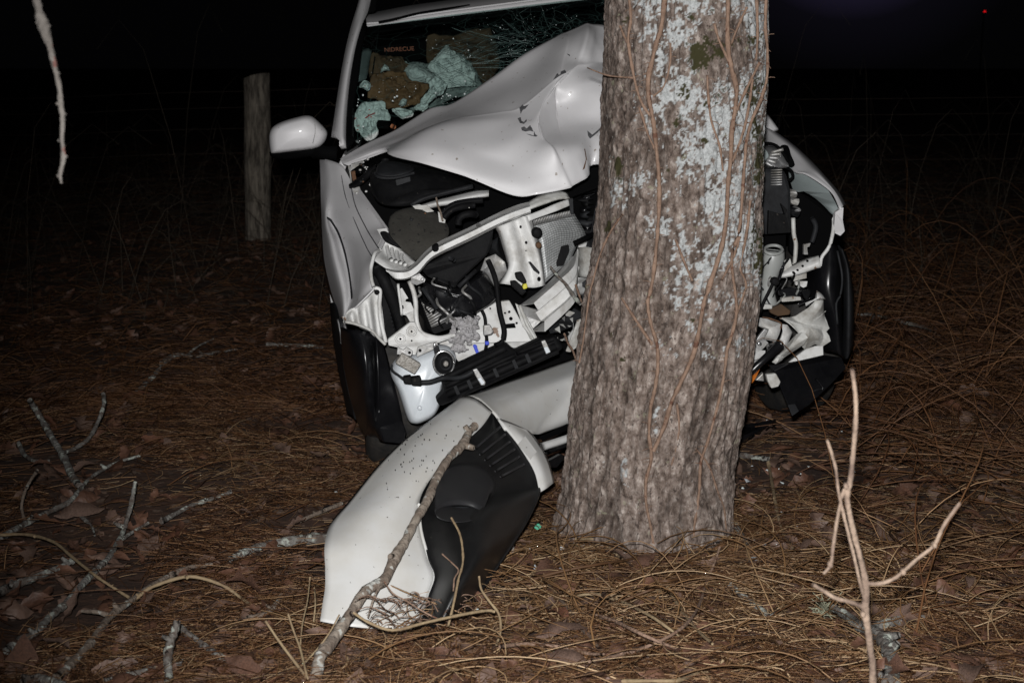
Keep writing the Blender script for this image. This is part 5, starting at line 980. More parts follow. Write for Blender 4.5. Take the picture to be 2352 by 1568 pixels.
stick('fallen_stick', 'long lichened stick slanting through the left foreground with a knobbly bend', 8, [(30,1410),(100,1360),(170,1325),(250,1240),(320,1180),(380,1110),(450,1035),(530,955),(590,850,.03),(615,780,.05),(640,690,.09),(656,592,.14)], .012, .007, 'lichen_stick', group=G_, forks=[[(600,810,.05),(575,800,.06),(553,790,.07)],[(560,900),(620,850),(720,790)]])
stick('fallen_stick', 'brown forked stick lying in the lower left corner under a pale twig', 8, [(270,1545),(370,1450),(450,1360),(530,1250,.03),(640,1165,.03),(760,1080,.03),(900,1012),(1030,990)], .013, .006, 'stick', group=G_, forks=[[(530,1240,.03),(470,1222,.05),(395,1218,.05)]])
stick('fallen_stick', 'grey lichened branch running up from the left edge past the leaves', 8, [(10,860),(60,830),(130,790),(220,745),(330,690),(380,640),(440,570,.02),(560,500,.02),(680,465)], .012, .005, 'lichen_stick', group=G_, forks=[[(330,700),(390,755),(445,805),(460,850)]])
stick('fallen_twig', 'pale tan twig arched over the brown forked stick', 8, [(655,1165,.03),(720,1110,.05),(850,1062,.07),(950,1052,.08),(1080,1092,.06),(1160,1145,.03),(1222,1190)], .0055, .004, 'tan', group=G_)
stick('fallen_twig', 'long thin pale twig bowed in from the left edge', 8, [(-40,850,.05),(130,846,.07),(260,882,.08),(350,955,.08),(470,1050,.07),(560,1110,.05),(640,1160,.03)], .005, .004, 'tan', group=G_)
stick('fallen_stick', 'short upright lichened stick at the bottom edge left of the bumper', 8, [(862,1265,.14),(850,1310,.12),(825,1380,.09),(815,1450,.06),(822,1560)], .009, .012, 'lichen_stick', group=G_)
stick('fallen_stick', 'lichened stick end pointing from the short upright stick to the bumper', 8, [(870,1290,.05),(930,1340,.04),(1000,1390,.03),(1080,1445),(1170,1480),(1260,1500)], .008, .010, 'lichen_stick', group=G_)
stick('fallen_branch', 'dim forked branch standing up in the far left shade', 8, [(145,195,.22),(180,250,.16),(215,310,.12),(260,390,.08),(305,460,.05),(350,560),(385,610)], .011, .014, 'lichen_stick', cat='branch', group=G_, forks=[[(300,455,.03),(370,425,.03),(435,375,.05),(480,290,.10),(505,215,.15),(502,165,.18)],[(240,490,.02),(170,490,.03),(115,455,.03),(90,400,.05)]])
stick('fallen_stick', 'short stick crusted with pale lichen in the middle of the left litter', 8, [(785,782),(860,742),(930,705),(1050,665),(1125,640)], .009, .006, 'lichen_stick', group=G_)
stick('fallen_log', 'pale lichened stick reaching out from behind the torn bumper', 8, [(1120,965),(1180,935),(1300,895),(1400,880),(1500,868),(1620,868)], .010, .020, 'lichen_stick', group=G_)
stick('fallen_stick', 'thin grey stick just above the lichened one behind the bumper', 8, [(1460,780),(1550,740),(1660,695)], .007, .007, 'stick', group=G_)
stick('fallen_stick', 'dark stick stub lying left of the bumper foot', 8, [(1200,1255),(1290,1230),(1345,1180),(1365,1140)], .008, .006, 'stick', group=G_)
stick('fallen_stick', 'grey stick half buried at the left edge', 8, [(-20,1135),(60,1095),(130,1070),(280,1010),(350,975)], .013, .009, 'lichen_stick', group=G_)
stick('fallen_stick', 'whitish stick end at the very bottom left corner', 8, [(110,1570),(170,1548),(250,1560),(330,1590)], .014, .010, 'lichen_stick', group=G_)
stick('fallen_stick', 'low stick lying along the bottom edge between two upright sticks', 8, [(520,1562),(620,1530),(700,1510),(780,1490),(880,1470)], .009, .006, 'lichen_stick', group=G_)
stick('fallen_twig', 'thin upright curved twig at the far left below the dim branch', 8, [(182,535,.2),(150,580,.16),(120,640,.11),(105,710,.06),(120,785)], .005, .006, 'stick', group=G_)
stick('fallen_stick', 'pale twig group lying in the dark litter left of the car', 0, [(370,835),(400,815,.02),(450,818),(500,808),(545,802)], .011, .005, 'lichen_stick', group=G_, forks=[[(430,815),(455,795,.05),(490,778,.06)],[(400,818),(360,850),(330,880)]])
stick('fallen_stick', 'short white stick lying beside the dark wheel', 0, [(612,790),(650,792),(690,793),(740,797)], .009, .008, 'lichen_stick', group=G_)
stick('fallen_stick', 'faint grey stick lying far back on the left', 8, [(640,180),(690,130),(740,82),(775,45)], .012, .008, 'lichen_stick', group=G_)
stick('fallen_stick', 'dark thin stick lying in front of the tree pointing at the bumper', 9, [(355,770),(440,870),(510,950),(580,1060),(660,1150),(740,1250)], .005, .006, 'darktwig', group=G_)
stick('fallen_stick', 'greyish stick lying right of the tree foot', 9, [(1690,765,.02),(1760,830,.02),(1850,900),(1930,960),(1990,1010)], .009, .008, 'lichen_stick', group=G_)
stick('fallen_stick', 'pale lichened stick bit close to the right side of the trunk', 9, [(1730,330,.01),(1770,390),(1810,450),(1840,500)], .009, .007, 'lichen_stick', group=G_)
stick('fallen_branch', 'stout lichened branch stub under the pale sapling with a mossy end', 10, [(690,1570),(690,1500),(680,1430),(650,1360),(600,1330),(540,1300),(490,1260),(430,1225,.03)], .022, .011, 'lichen_stick', cat='branch', group=G_, forks=[[(600,1320),(700,1285),(780,1270),(845,1265)]])
prt = []; M['tuft'] = mat('pale_lichen', (.34, .34, .24), .95, 0, c2=(.22, .22, .15), scale=60)
for i in range(90):
    p = gnd(10, 385+RNG.normal(0, 16), 1228+RNG.normal(0, 14), .04); d_ = RNG.normal(0, .012, 3); prt.append(tubeVF([p, p+d_*.6, p+d_*1.3], [.0016, .0013, .0008], 4, 1))
obj('lichen_tuft', *join(prt), 'tuft', None, label='pale green lichen tuft on the stub end below the sapling', cat='lichen')
stick('fallen_stick', 'orange tan stem arching over the litter right of the trunk', 10, [(130,560,.02),(160,730,.04),(185,850,.03),(215,910,.02),(250,965)], .006, .004, 'tan', group=G_)
stick('fallen_stick', 'grey stick lying beside the trunk under the black fragment', 6, [(985,910),(1060,915),(1130,925),(1195,935)], .012, .009, 'lichen_stick', group=G_)
stick('fallen_stick', 'grey weathered stick lying far right beyond the wheel', 20, [(500,1365),(600,1375),(700,1400),(800,1425),(850,1450)], .012, .008, 'lichen_stick', group=G_, forks=[[(555,1420),(600,1350,.05),(620,1330,.06)]])
for i, (p, lab) in enumerate(([[(525,850),(640,835),(720,840),(830,870),(900,890),(1000,940),(1130,1010),(1260,1100),(1380,1180)], 'tan stem running down to the right in front of the tree'], [[(640,940),(760,925),(860,890),(900,885),(1000,845),(1120,800),(1225,768)], 'reddish straight stem crossing in front of the tree'], [[(660,1330),(800,1300),(1000,1250),(1150,1190),(1300,1110),(1400,1020),(1470,900),(1520,740),(1580,600),(1615,490)], 'long curved stem sweeping up the right of the trunk foot'], [[(1230,780),(1300,900),(1400,1040),(1480,1130),(1560,1200)], 'thin stem slanting down right from the reddish one'], [[(0,760),(150,755),(400,680),(700,620),(900,590),(1050,555),(1180,540),(1330,552)], 'pale bowed stem lying against the tree foot'], [[(700,990),(860,1040),(1000,1110),(1180,1190),(1320,1240)], 'straight tan stem low in front of the tree'], [[(900,1475),(1100,1472),(1300,1470),(1420,1430),(1560,1390),(1640,1320)], 'pale stem along the bottom edge in the middle'], [[(1160,740),(1250,735),(1400,705),(1560,710),(1750,745)], 'flat tan stem lying right across in front of the trunk'], [[(0,1220),(200,1200),(420,1220),(640,1270),(760,1275)], 'greenish stem at the foot of the black bumper insert'], [[(560,430),(700,435),(800,500),(900,580)], 'orange stem leaning on the left of the trunk foot'])):
    stick('fallen_twig', lab, 9, [(x, y, (.05+.02*math.sin(j*1.3+i))) for j, (x, y) in enumerate(p)], .0050, .0036, ['tan', 'needle2', 'vine'][i % 3], cat='stem', group='dry stems in front of the tree', knots=1)

# big stick leaning over the bumper cover
BS = [(60,1570,-.10),(80,1530,-.10),(100,1430,-.10),(150,1370,-.09),(240,1240,-.09),(320,1120,-.09),(410,1065,-.085),(460,960,-.085),(510,880,-.085),(560,780,-.085),(620,680,-.085),(660,580,-.08),(720,480,-.08),(790,410,-.075),(820,350,-.075),(850,318,-.075)]
P = [bmp(*p) for p in BS]; rr = np.linspace(.0155, .0115, len(P)); rr[3] *= 1.15; rr[7] *= 1.25; rr[13] *= 1.3
prt = [tubeVF(P, rr, 10, 5, .13)]
for i, d_ in ((13, (.035, -.01, -.008)), (7, (-.01, -.02, .012)), (14, (-.012, 0, .02)), (4, (.012, -.015, .012))): prt.append(tubeVF([P[i], P[i]+np.array(d_)], [.012, .009], 7, 1, .2))
prt.append(tubeVF([bmp(425,1075,-.09), bmp(380,1110,-.11), bmp(350,1180,-.1), bmp(330,1250,-.08)], [.005, .004, .003, .002], 6, 3))
V, F = join(prt); obj('leaning_stick', V, F, 'bstick', None) if 'bstick' in M else None
M['bstick'] = mat('peeling_stick_bark', (.15, .115, .09), .9, 0, c2=(.26, .22, .18), scale=18, lo=.4, hi=.6, bump=1, bscale=60, spots=((.40, .40, .37), 24, .60))
obj('leaning_stick', V, F, 'bstick', None, label='long knobbly stick leaning across the torn white bumper cover', cat='stick')
# thin shoots in front of the bumper cover
for P_, r, lab in (([(735,765,-.12),(775,840,-.14),(790,920,-.15),(790,990,-.15),(770,1060,-.15),(755,1140,-.14),(735,1230,-.12),(720,1290,-.1)], .0038, 'yellowish shoot curving up in front of the black bumper insert'),
                   ([(870,1050,-.2),(880,1110,-.2),(920,1170,-.2),(965,1230,-.2),(975,1310,-.2),(955,1380,-.2)], .0038, 'tan shoot bending up beside the foot of the black insert'),
                   ([(690,940,-.16),(740,985,-.17),(770,1020,-.17),(750,1060,-.17),(745,1120,-.16)], .0022, 'fine reddish twig in front of the black insert'),
                   ([(260,1225,-.12),(330,1270,-.14),(450,1310,-.16),(600,1275,-.18),(760,1240,-.2),(900,1215,-.2),(945,1220,-.2)], .0042, 'long pale shoot lying across the foot of the bumper'),
                   ([(410,1075,-.1),(450,1130,-.12),(520,1170,-.13),(600,1220,-.14),(680,1260,-.15)], .0022, 'thin reddish twig bent over the foot of the white skin')):
    tube('dry_shoot', [bmp(p[0], p[1], p[2]-.13) for p in P_], np.linspace(r*.8, r, len(P_)), 'tan' if r > .003 else 'vine', None, 6, 4, .15, label=lab, cat='shoot', group='shoots in front of the bumper cover')
prt = []
for _ in range(46):
    x, y = random.uniform(380, 860), random.uniform(1150, 1290); L = random.uniform(60, 160); a = random.uniform(-.5, .5)+random.choice([0, math.pi])
    Q = [(x+L*t*math.cos(a)+random.uniform(-12, 12), y+L*t*math.sin(a)*.8-30*math.sin(t*3), -.12-random.random()*.08) for t in (0, .33, .66, 1)]
    prt.append(tubeVF([bmp(*q) for q in Q], [.0016, .0015, .0013, .0009], 4, 2))
V, F = join(prt); obj('fine_twigs', V, F, 'vine', None, kind='stuff', label='tangle of fine reddish twigs at the foot of the bumper')

# pale sapling close to the lens, and its neighbours
SAP = thing('sapling', 'pale bare sapling standing close to the camera at the lower right', 'sapling', gnd(0, 2010, 1900))
sx = 2.5
def sp_(x, y, d=0): return at(10, x, y, sx+d)
base = np.array([sp_(615,1640)[0]+.01, sx, float(gh(.9, sx))])
tube('stem', [base, sp_(608,1560), sp_(598,1430), sp_(585,1320), sp_(572,1240), sp_(575,1180), sp_(575,1110), sp_(552,1000), sp_(520,880), sp_(495,760), sp_(490,690), sp_(505,640), sp_(515,540), sp_(528,400), sp_(530,280), sp_(522,200), sp_(513,132)], [.0085, .0068, .0064, .0064, .0080, .0070, .0062, .0054, .0050, .0050, .0064, .0052, .0046, .0044, .0042, .0042, .0036], 'sapling', SAP, 9, 4, .10)
for Q, r in (([(578,1112),(640,1112),(700,1092),(745,1058),(810,1000),(888,936),(930,850),(975,785),(1008,742)], .0040), ([(556,1215),(500,1195),(440,1180),(390,1150),(332,1116)], .0046), ([(570,1180),(545,1090),(520,980),(495,880),(470,780),(450,690),(438,590),(420,520),(398,455)], .0034), ([(478,680),(460,740),(440,850),(425,950),(415,1025),(383,1068)], .0036)):
    tube('branch', [sp_(*q, -.01 if i else 0) for i, q in enumerate(Q)], np.linspace(r, r*.8, len(Q)), 'sapling', SAP, 8, 4, .12)
for x, y in ((485,665),(562,1250),(888,936),(745,1058),(412,1025)): pillow('bud', [sp_(x+12*math.cos(a), y+14*math.sin(a), -.01) for a in np.arange(7)*2*math.pi/7], .014, 'sapling', SAP, 2, back=(0, 1, 0))
hx = 2.3
def hp(x, y): return at(18, x, y, hx)
prt = [tubeVF([hp(140,-1250), hp(150,-600), hp(150,-250), hp(152,-60), hp(160,0), hp(172,60), hp(190,115), hp(205,165), hp(222,220), hp(240,300), hp(258,380), hp(264,450), hp(273,520), hp(270,600), hp(276,690), hp(262,760), hp(268,798)], [.018, .012, .009, .0075, .0062, .0070, .0105, .0075, .0050, .0042, .0042, .0046, .0039, .0036, .0036, .0032, .002], 9, 5, .14)]
for x, y, dx, dy in ((258,455,-12,-6),(278,498,10,0),(278,682,14,0),(258,765,-8,0),(262,612,-8,0),(205,120,14,-8),(250,320,10,0)): prt.append(tubeVF([hp(x, y), hp(x+dx, y+dy)], [.004, .0025], 6, 1))
V, F = join(prt); obj('hanging_branch', V, F, 'hang', None) if 'hang' in M else None
M['hang'] = mat('hanging_twig_bark', (.10, .088, .078), .9, 0, c2=(.17, .155, .14), scale=30, bump=1, bscale=90, spots=((.13, .06, .05), 45, .60))
obj('hanging_branch', V, F, 'hang', None, label='bare knobbly twig hanging down at the upper left', cat='branch')
# upright shoots at the bottom
SH = [([(610,1425),(640,1470),(670,1510),(720,1575)], .0045, 'tan shoot leaning left at the bottom edge'), ([(662,1410),(675,1450),(690,1490),(705,1550),(720,1580)], .0035, 'thin shoot second from left at the bottom edge'), ([(712,1325),(706,1380),(695,1430),(690,1480),(692,1500)], .0025, 'fine tall shoot at the bottom edge by the bumper'), ([(722,1350),(724,1390),(718,1450)], .003, 'short upright brown shoot beside the bumper foot'), ([(780,1410),(755,1455),(720,1500),(690,1530)], .0028, 'thin shoot slanting left behind the big stick')]
for Q, r, lab in SH:
    P = [gnd(0, x, y, .02+.13*(1-i/(len(Q)-1))) for i, (x, y) in enumerate(Q)]; tube('upright_shoot', P, np.linspace(r*.7, r, len(P)), 'tan', None, 6, 4, .1, label=lab, cat='shoot', group='shoots at the bottom edge')

# ---------------------------------------------------------------- small debris
plate('plastic_fragment', [gnd(6, 985, 890, .01), gnd(6, 1005, 790, .05), gnd(6, 1015, 765, .10), gnd(6, 1075, 805, .09), gnd(6, 1150, 770, .08), gnd(6, 1235, 728, .09), gnd(6, 1238, 752, .05), gnd(6, 1190, 790, .02), gnd(6, 1090, 850, .01)], 'gloss', None, .02, back=(0, 1, -.2), label='broken black plastic strip lying behind the trunk on the right', cat='plastic fragment')
for (k, x, y, r, lab) in ((9, 275, 340, 14, 'tiny green plastic chip by the left of the trunk foot'), (9, 95, 455, 13, 'tiny green plastic chip beside the black bumper insert')):
    p = gnd(k, x, y, .02); plate('plastic_chip', [p+np.array([r*.0010*math.cos(a), r*.0004*math.sin(a), r*.0007*math.sin(a)]) for a in (0, 1.1, 2.2, 3.3, 4.6, 5.4)], 'green', None, .004, label=lab, cat='plastic chip')
p = gnd(9, 70, 540, .02); pillow('clip', [p+np.array([.016*math.cos(a), 0, .035*math.sin(a)+.01*math.cos(a)]) for a in np.arange(8)*math.pi/4], .012, 'metal', None, back=(0, 1, 0), label='small grey metal clip under the black bumper insert', cat='clip')
P_ = [(1830,560),(1870,530),(1900,545),(1890,600),(1850,610),(1820,595)]; p3 = [gnd(9, x, y, .02) for x, y in P_]; plate('wet_flake', p3, 'tank', None, .004, back=(0, 0, -1), label='small whitish flake lying right of the trunk foot', cat='flake')

prt = {'tank': [], 'gloss': [], 'crumb': []}
for i in range(80):
    x, y = random.choice(((random.gauss(1050, 230), random.uniform(1000, 1440)), (random.gauss(1750, 90), random.uniform(960, 1250)))); p = gnd(0, x, y, .03); r = random.uniform(.004, .016)
    w_ = random.choice(('tank', 'gloss', 'crumb', 'crumb')); r = r*.5 if w_ == 'crumb' else r
    q = [p+r*np.array([math.cos(a)*random.uniform(.5, 1.3), math.sin(a)*random.uniform(.5, 1.3), random.uniform(-.4, .5)]) for a in (0, 1.3, 2.6, 3.9, 5.1)]
    v = np.array(q+[z_-np.array([0, 0, .002]) for z_ in q]); prt[w_].append((v, [(0, 1, 2, 3, 4), (9, 8, 7, 6, 5)]+[(j, j+5, (j+1) % 5+5, (j+1) % 5) for j in range(5)]))
for k_ in prt: obj('crash_debris', *join(prt[k_]), k_, None, False, kind='stuff', label='small %s scattered in the litter by the wreck' % {'tank': 'white plastic splinters', 'gloss': 'black plastic splinters', 'crumb': 'glass crumbs'}[k_])

# ---------------------------------------------------------------- fence and post at the back left
FY = 11.3
pb = gnd(0, 592, 560); FN_ = thing('fence', 'old wire fence with a round weathered wooden post behind the car', 'fence', pb)
def post_at(px, py0, py1, w):
    b0 = gnd(0, px, py1); Yp = b0[1]; top = at(0, px-2, py0, Yp); r = w/2/2352*TAN*((top-C0) @ FW)
    zs = np.linspace(-.1, top[2], 26); n = 20; V = []
    for z in zs:
        t = (z+.1)/(top[2]+.1)
        for j in range(n):
            a = 2*np.pi*j/n; rr = r*(1-.04*math.sin(t*9)+.06*(vn(np.array([math.cos(a)*3, math.sin(a)*3, z*2.2]), 4)-.5))
            V.append((b0[0]+(top[0]-b0[0])*t+rr*math.cos(a), Yp+rr*math.sin(a), z+(0.03*math.cos(a+.6) if z == zs[-1] else 0)))
    o = obj('post', V, gridf(len(zs), n, True)+[tuple(range((len(zs)-1)*n, len(zs)*n))], 'post', FN_); return b0, top, r
b0, top, rp_ = post_at(592, 176, 548, 62)
for z in (.35, .55, .75, .95, 1.12, 1.25):
    P = [np.array([b0[0]+dx, b0[1]-rp_-.004+.02*math.sin(dx*2), z+.02*math.sin(dx*1.3)-(.05 if abs(dx) > 1.5 else 0)]) for dx in (-6, -4, -2, -.8, 0, .8, 2, 4, 7)]
    tube('wire', P, .0009, 'wire', FN_, 5, 4)
for dx in (-6.0, 7.0):
    n = 14; V = []
    for z in np.linspace(-.1, 1.35, 8):
        for j in range(n): a = 2*np.pi*j/n; V.append((b0[0]+dx+.1*math.cos(a), b0[1]+.1*math.sin(a), z))
    obj('post', V, gridf(8, n, True)+[tuple(range(7*n, 8*n))], 'post', FN_)
# small red lamp far behind
RL = thing('red_lamp', 'tiny red lamp glowing far off in the dark at the upper right', 'lamp', at(0, 2262, 27, 55)*np.array([1, 1, 0]))
c = at(0, 2262, 27, 55)
tube('pole', [c*np.array([1, 1, 0])+np.array([0, .12, -.1]), c+np.array([0, .12, .1])], .025, 'frit', RL, 8, 1)
V, F = boxVF([c+np.array(q)*.034 for q in ((-1,-.4,-.8),(1,-.4,-.8),(1,-.4,.8),(-1,-.4,.8),(-1,.8,-.8),(1,.8,-.8),(1,.8,.8),(-1,.8,.8))]); obj('lens', V, F, 'redlamp', RL, False)

# ---------------------------------------------------------------- litter
def strands(name, m_, X, Y, L, ang, rad, lift, segs=3, curve=.25, pitch=.12, label=None, h0=.0, tone=(0, 1, 1.3)):
    N = len(X); t = np.linspace(0, 1, segs+1); bend = RNG.normal(0, curve, N); pz = RNG.normal(0, pitch, N)
    P = np.zeros((N, segs+1, 3)); a = ang.copy(); x, y = X.copy(), Y.copy(); z = gh(X, Y)+RNG.random(N)*lift+h0
    for i in range(segs+1):
        P[:, i, 0], P[:, i, 1] = x, y; g = gh(x, y); P[:, i, 2] = np.maximum(z, g+.002)
        a = a+bend/segs*2; x = x+np.cos(a)*L/segs; y = y+np.sin(a)*L/segs; z = z+pz*L/segs*(1-1.6*t[i])
    T = np.gradient(P, axis=1); T /= np.linalg.norm(T, axis=2, keepdims=True)+1e-9
    A = np.cross(T, np.array([0, 0, 1.0])); A /= np.linalg.norm(A, axis=2, keepdims=True)+1e-9; B = np.cross(A, T)
    V = np.zeros((N, segs+1, 3, 3)); rr = np.broadcast_to(np.asarray(rad).reshape(-1, 1, 1), (N, segs+1, 1))*(1-.45*t)[None, :, None]
    for k in range(3):
        th = 2*np.pi*k/3+.5; V[:, :, k] = P+(math.cos(th)*A+math.sin(th)*B)*rr
    idx = np.arange(N*(segs+1)*3).reshape(N, segs+1, 3); q = []
    for i in range(segs):
        for k in range(3): q.append(np.stack([idx[:, i, k], idx[:, i, (k+1) % 3], idx[:, i+1, (k+1) % 3], idx[:, i+1, k]], -1))
    Q = np.concatenate(q).reshape(-1); nv = N*(segs+1)*3; nf = len(Q)//4
    me = bpy.data.meshes.new(name); me.vertices.add(nv); me.vertices.foreach_set('co', V.reshape(-1).astype(np.float32))
    me.loops.add(len(Q)); me.loops.foreach_set('vertex_index', Q.astype(np.int32)); me.polygons.add(nf)
    me.polygons.foreach_set('loop_start', (np.arange(nf)*4).astype(np.int32)); me.polygons.foreach_set('loop_total', np.full(nf, 4, np.int32))
    me.update(calc_edges=True); me.validate(); me.materials.append(M[m_])
    me.polygons.foreach_set('use_smooth', np.ones(nf, bool))
    at_ = me.attributes.new('tone', 'FLOAT', 'POINT'); at_.data.foreach_set('value', np.repeat(tone[0]+(tone[1]-tone[0])*RNG.random(N)**tone[2], (segs+1)*3).astype(np.float32))
    o = bpy.data.objects.new(name, me); COL.objects.link(o); o['kind'] = 'stuff'
    if label: o['label'] = label
    return o
def spread(N, y0, y1, pw=1.0, xw=.42):
    Y = y0+(y1-y0)*RNG.random(N)**pw; X = (RNG.random(N)*2-1)*Y*xw
    k = np.hypot(X-tcx(0), Y-TY) > .30; return X[k], Y[k]
def dirs(X, Y): return 6.28*fbm(np.stack([X*1.3, Y*1.3, X*0], -1), 2, 77)*2.2+RNG.normal(0, .85, len(X))
X, Y = spread(66000, 2.9, 6.4, 1.1); dens = fbm(np.stack([X*2.2, Y*2.2, X*0], -1), 3, 15); k = dens+RNG.random(len(X))*.16 > .60; X, Y = X[k], Y[k]
strands('needle_litter', 'needle', X, Y, RNG.uniform(.04, .14, len(X)), dirs(X, Y), RNG.uniform(.0008, .0017, len(X)), .045, 3, .3, .25, label='brown dry needles and grass covering the forest floor')
X, Y = spread(15000, 2.9, 5.6, 1.1); dens = fbm(np.stack([X*2.2+5, Y*2.2, X*0], -1), 3, 16); k = dens+RNG.random(len(X))*.2 > .60; X, Y = X[k], Y[k]
strands('pale_grass', 'needle2', X, Y, RNG.uniform(.04, .15, len(X)), dirs(X, Y), RNG.uniform(.0008, .0016, len(X)), .045, 3, .35, .3, label='pale dry grass blades among the needles')
X, Y = spread(30000, 6, 26, 2.2); strands('far_litter', 'needle', X, Y, RNG.uniform(.08, .25, len(X)), dirs(X, Y), RNG.uniform(.0013, .0028, len(X)), .05, 2, .3, .35, tone=(.1, .85, 1.1), label='dry needles and stems on the dark ground behind')
# longer looping stems: foreground and right
N = 760; X = RNG.uniform(-.55, 1.5, N); Y = RNG.uniform(3.0, 4.2, N); k = np.hypot(X-tcx(0), Y-TY) > .32; X, Y = X[k], Y[k]
strands('tangled_stems', 'needle2', X, Y, RNG.uniform(.15, .5, len(X)), RNG.random(len(X))*6.28, RNG.uniform(.0014, .0034, len(X)), .05, 9, .85, .34, tone=(.2, 1, .9), label='tangle of dry curling stems in front of the tree')
N = 700; aa = RNG.uniform(math.pi*.95, math.pi*2.1, N); rr_ = .32+.34*RNG.random(N)**1.5; X = float(tcx(0))+rr_*np.cos(aa); Y = TY+rr_*np.sin(aa)
strands('stem_heap', 'needle2', X, Y, RNG.uniform(.12, .4, N), aa+math.pi/2+RNG.normal(0, .5, N), RNG.uniform(.0012, .0028, N), .035, 8, .5, .22, tone=(0, .9, 1.1), label='dry stems heaped round the trunk foot')
N = 620; X = RNG.uniform(1.0, 3.4, N); Y = RNG.uniform(3.4, 8.5, N)
strands('bramble_stems', 'needle', X, Y, RNG.uniform(.3, .9, N), RNG.random(N)*6.28, RNG.uniform(.0018, .0036, N), .06, 8, .7, .5, label='brown bramble stems tangled on the right', h0=.01, tone=(.25, 1, 1))
N = 1100; Y = RNG.uniform(4.8, 11, N); X = Y*RNG.uniform(.235, .46, N)
strands('brush', 'needle', X, Y, RNG.uniform(.25, .8, N), RNG.random(N)*6.28, RNG.uniform(.0015, .0032, N), .05, 7, .8, 1.1, tone=(.2, .85, 1), label='thin reddish brown brush rising on the right behind the wreck')
N = 420; X = RNG.uniform(.0, 1.25, N); Y = RNG.uniform(3.35, 4.15, N); k = np.hypot(X-tcx(0), Y-TY) > .34; X, Y = X[k], Y[k]
strands('curled_stems', 'needle2', X, Y, RNG.uniform(.08, .28, len(X)), RNG.random(len(X))*6.28, RNG.uniform(.0012, .0026, len(X)), .05, 8, 1.3, .55, tone=(.1, 1, .9), label='short curled stems heaped in front of the trunk')
N = 500; X = RNG.uniform(-3, -.4, N); Y = RNG.uniform(3.3, 7, N)
strands('stem_litter', 'needle', X, Y, RNG.uniform(.2, .5, N), dirs(X, Y), RNG.uniform(.0013, .0026, N), .035, 6, .4, .25, tone=(.2, 1, 1), label='thin dry stems lying in the litter on the left')
N = 3200; X = RNG.uniform(-6, 6.5, N); Y = RNG.uniform(8.2, 16, N)
strands('dead_weeds', 'weed', X, Y, RNG.uniform(.25, .7, N), RNG.random(N)*6.28, RNG.uniform(.0012, .0025, N), .02, 4, .3, 2.2, label='faint dead weeds standing in the dark beyond the car')
# dead leaves
LEAF = []
for v in range(6):
    rr = random.Random(v); n = 8; L = [(-1+2*i/n) for i in range(n+1)]; V = []; F = []; lobe = v % 3 == 0
    for i, x in enumerate(L):
        w = (1-abs(x)**2.2)*.42*(1+(.45*math.sin(i*2.6+v) if lobe else .10*math.sin(i*3+v)))+.012; c = .20*math.sin(x*2+v)+.07*rr.uniform(-1, 1)
        for s_ in (-1, -.5, 0, .5, 1): V.append((x, s_*w*rr.uniform(.85, 1.12), c+.28*abs(s_)**1.5*w*(1.6 if v % 2 else -.9)+.03*rr.uniform(-1, 1)))
    for i in range(n):
        for j in range(4): F.append((i*5+j, i*5+j+1, i*5+j+6, i*5+j+5))
    LEAF.append((np.array(V), F))
LM = []
for v in range(6):
    for m_ in ('leafa', 'leafb', 'leafc'):
        me = mesh('leaf', LEAF[v][0], LEAF[v][1], m_); LM.append(me)
def leafpose():
    while True:
        Y = 3.05+3.6*random.random()**1.2; X = random.uniform(-.41, .41)*Y
        if math.hypot(X-float(tcx(0)), Y-TY) > .36 and not (-.62 < X < .1 and 3.5 < Y < 4.6): return X, Y
KINDS = ('brown', 'greyish', 'russet'); SEEN = {}
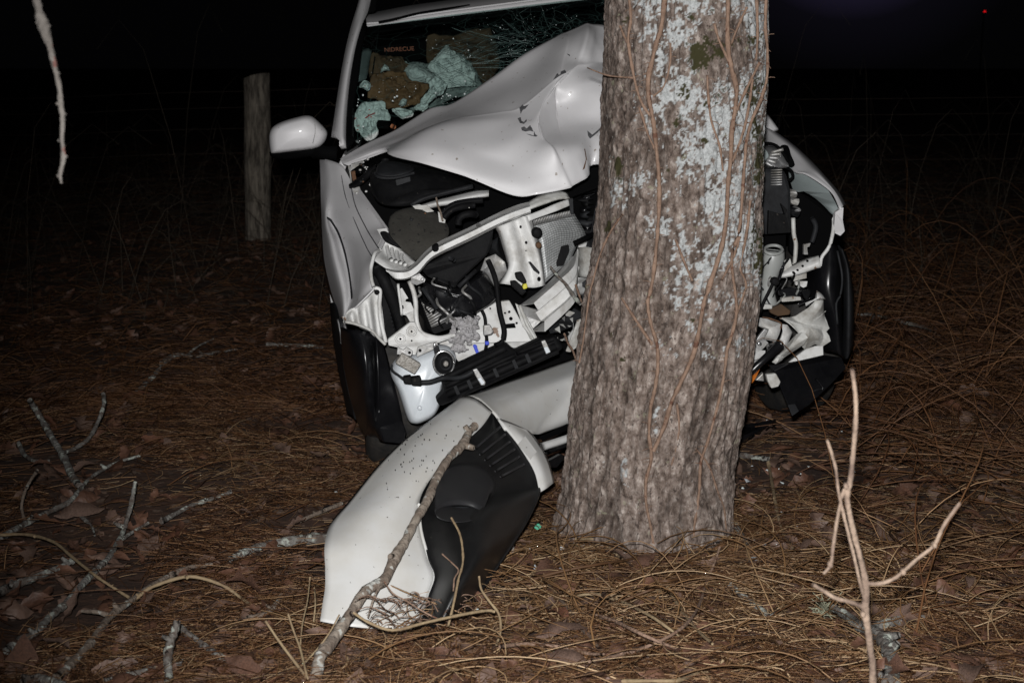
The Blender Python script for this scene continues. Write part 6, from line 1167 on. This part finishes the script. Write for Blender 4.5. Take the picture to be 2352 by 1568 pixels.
for i in range(240):
    X, Y = leafpose(); s_ = random.choice((random.uniform(.030, .043), random.uniform(.046, .060), random.uniform(.064, .088)))
    w = random.random(); c_ = 0 if w < .45 else 1 if w < .88 else 2; v_ = random.randrange(6); me = LM[v_*3+c_]
    o = bpy.data.objects.new('dead_leaf', me); COL.objects.link(o); o.location = (X, Y, float(gh(X, Y))+random.uniform(.022, .05)); o.scale = (s_, s_, s_)
    o.rotation_euler = (random.gauss(0, .38), random.gauss(0, .32), random.random()*6.28)
    px_ = X/Y/TAN*2352+1176
    side = 'at the left picture edge' if px_ < 330 else 'left of the torn bumper' if px_ < 720 else 'below the torn bumper' if px_ < 1230 and Y < 3.6 else 'beside the torn bumper' if px_ < 1230 else 'in front of the trunk' if px_ < 1690 and Y < 4.3 else 'right of the trunk' if px_ < 2030 else 'at the right picture edge'
    far = 'up close' if Y < 3.45 else 'farther off' if Y < 4.6 else 'far back'
    o['label'] = '%s %s %s leaf %s %s' % (('small', 'medium', 'large')[0 if s_ < .0445 else 1 if s_ < .062 else 2], ('lobed' if v_ % 3 == 0 else 'oval'), KINDS[c_], side, far)
    o['category'] = 'leaf'; o['group'] = 'dead leaves in the litter'; SEEN.setdefault(o['label'], []).append(o)
ORD = ('nearest', 'second nearest', 'third nearest', 'fourth nearest', 'fifth nearest', 'sixth nearest', 'seventh nearest', 'eighth nearest', 'ninth nearest', 'tenth nearest', 'eleventh nearest', 'twelfth nearest', 'thirteenth nearest', 'fourteenth nearest')
for lb_, os_ in SEEN.items():
    if len(os_) > 1:
        for j, o in enumerate(sorted(os_, key=lambda q: q.location.y)):
            if j < 14: o['label'] = lb_+', %s of %d' % (ORD[j], len(os_))
prt = {'leafa': [], 'leafb': []}
for i in range(2600):
    Y = 3.0+9*random.random()**1.5; X = random.uniform(-.43, .43)*Y
    if math.hypot(X-float(tcx(0)), Y-TY) < .34: continue
    s_ = random.uniform(.025, .065); v, f = LEAF[random.randrange(6)]
    R_ = np.array(Euler((random.gauss(0, .4), random.gauss(0, .35), random.random()*6.28)).to_matrix())
    prt[random.choice(('leafa', 'leafb', 'leafa'))].append((v @ R_.T*s_+np.array([X, Y, float(gh(X, Y))+random.uniform(.002, .034)]), f))
for k_ in prt: V, F = join(prt[k_]); obj('leaf_litter', V, F, k_, None, kind='stuff', label='layer of dead %s leaves in the litter' % ('brown' if k_ == 'leafa' else 'grey-brown'))
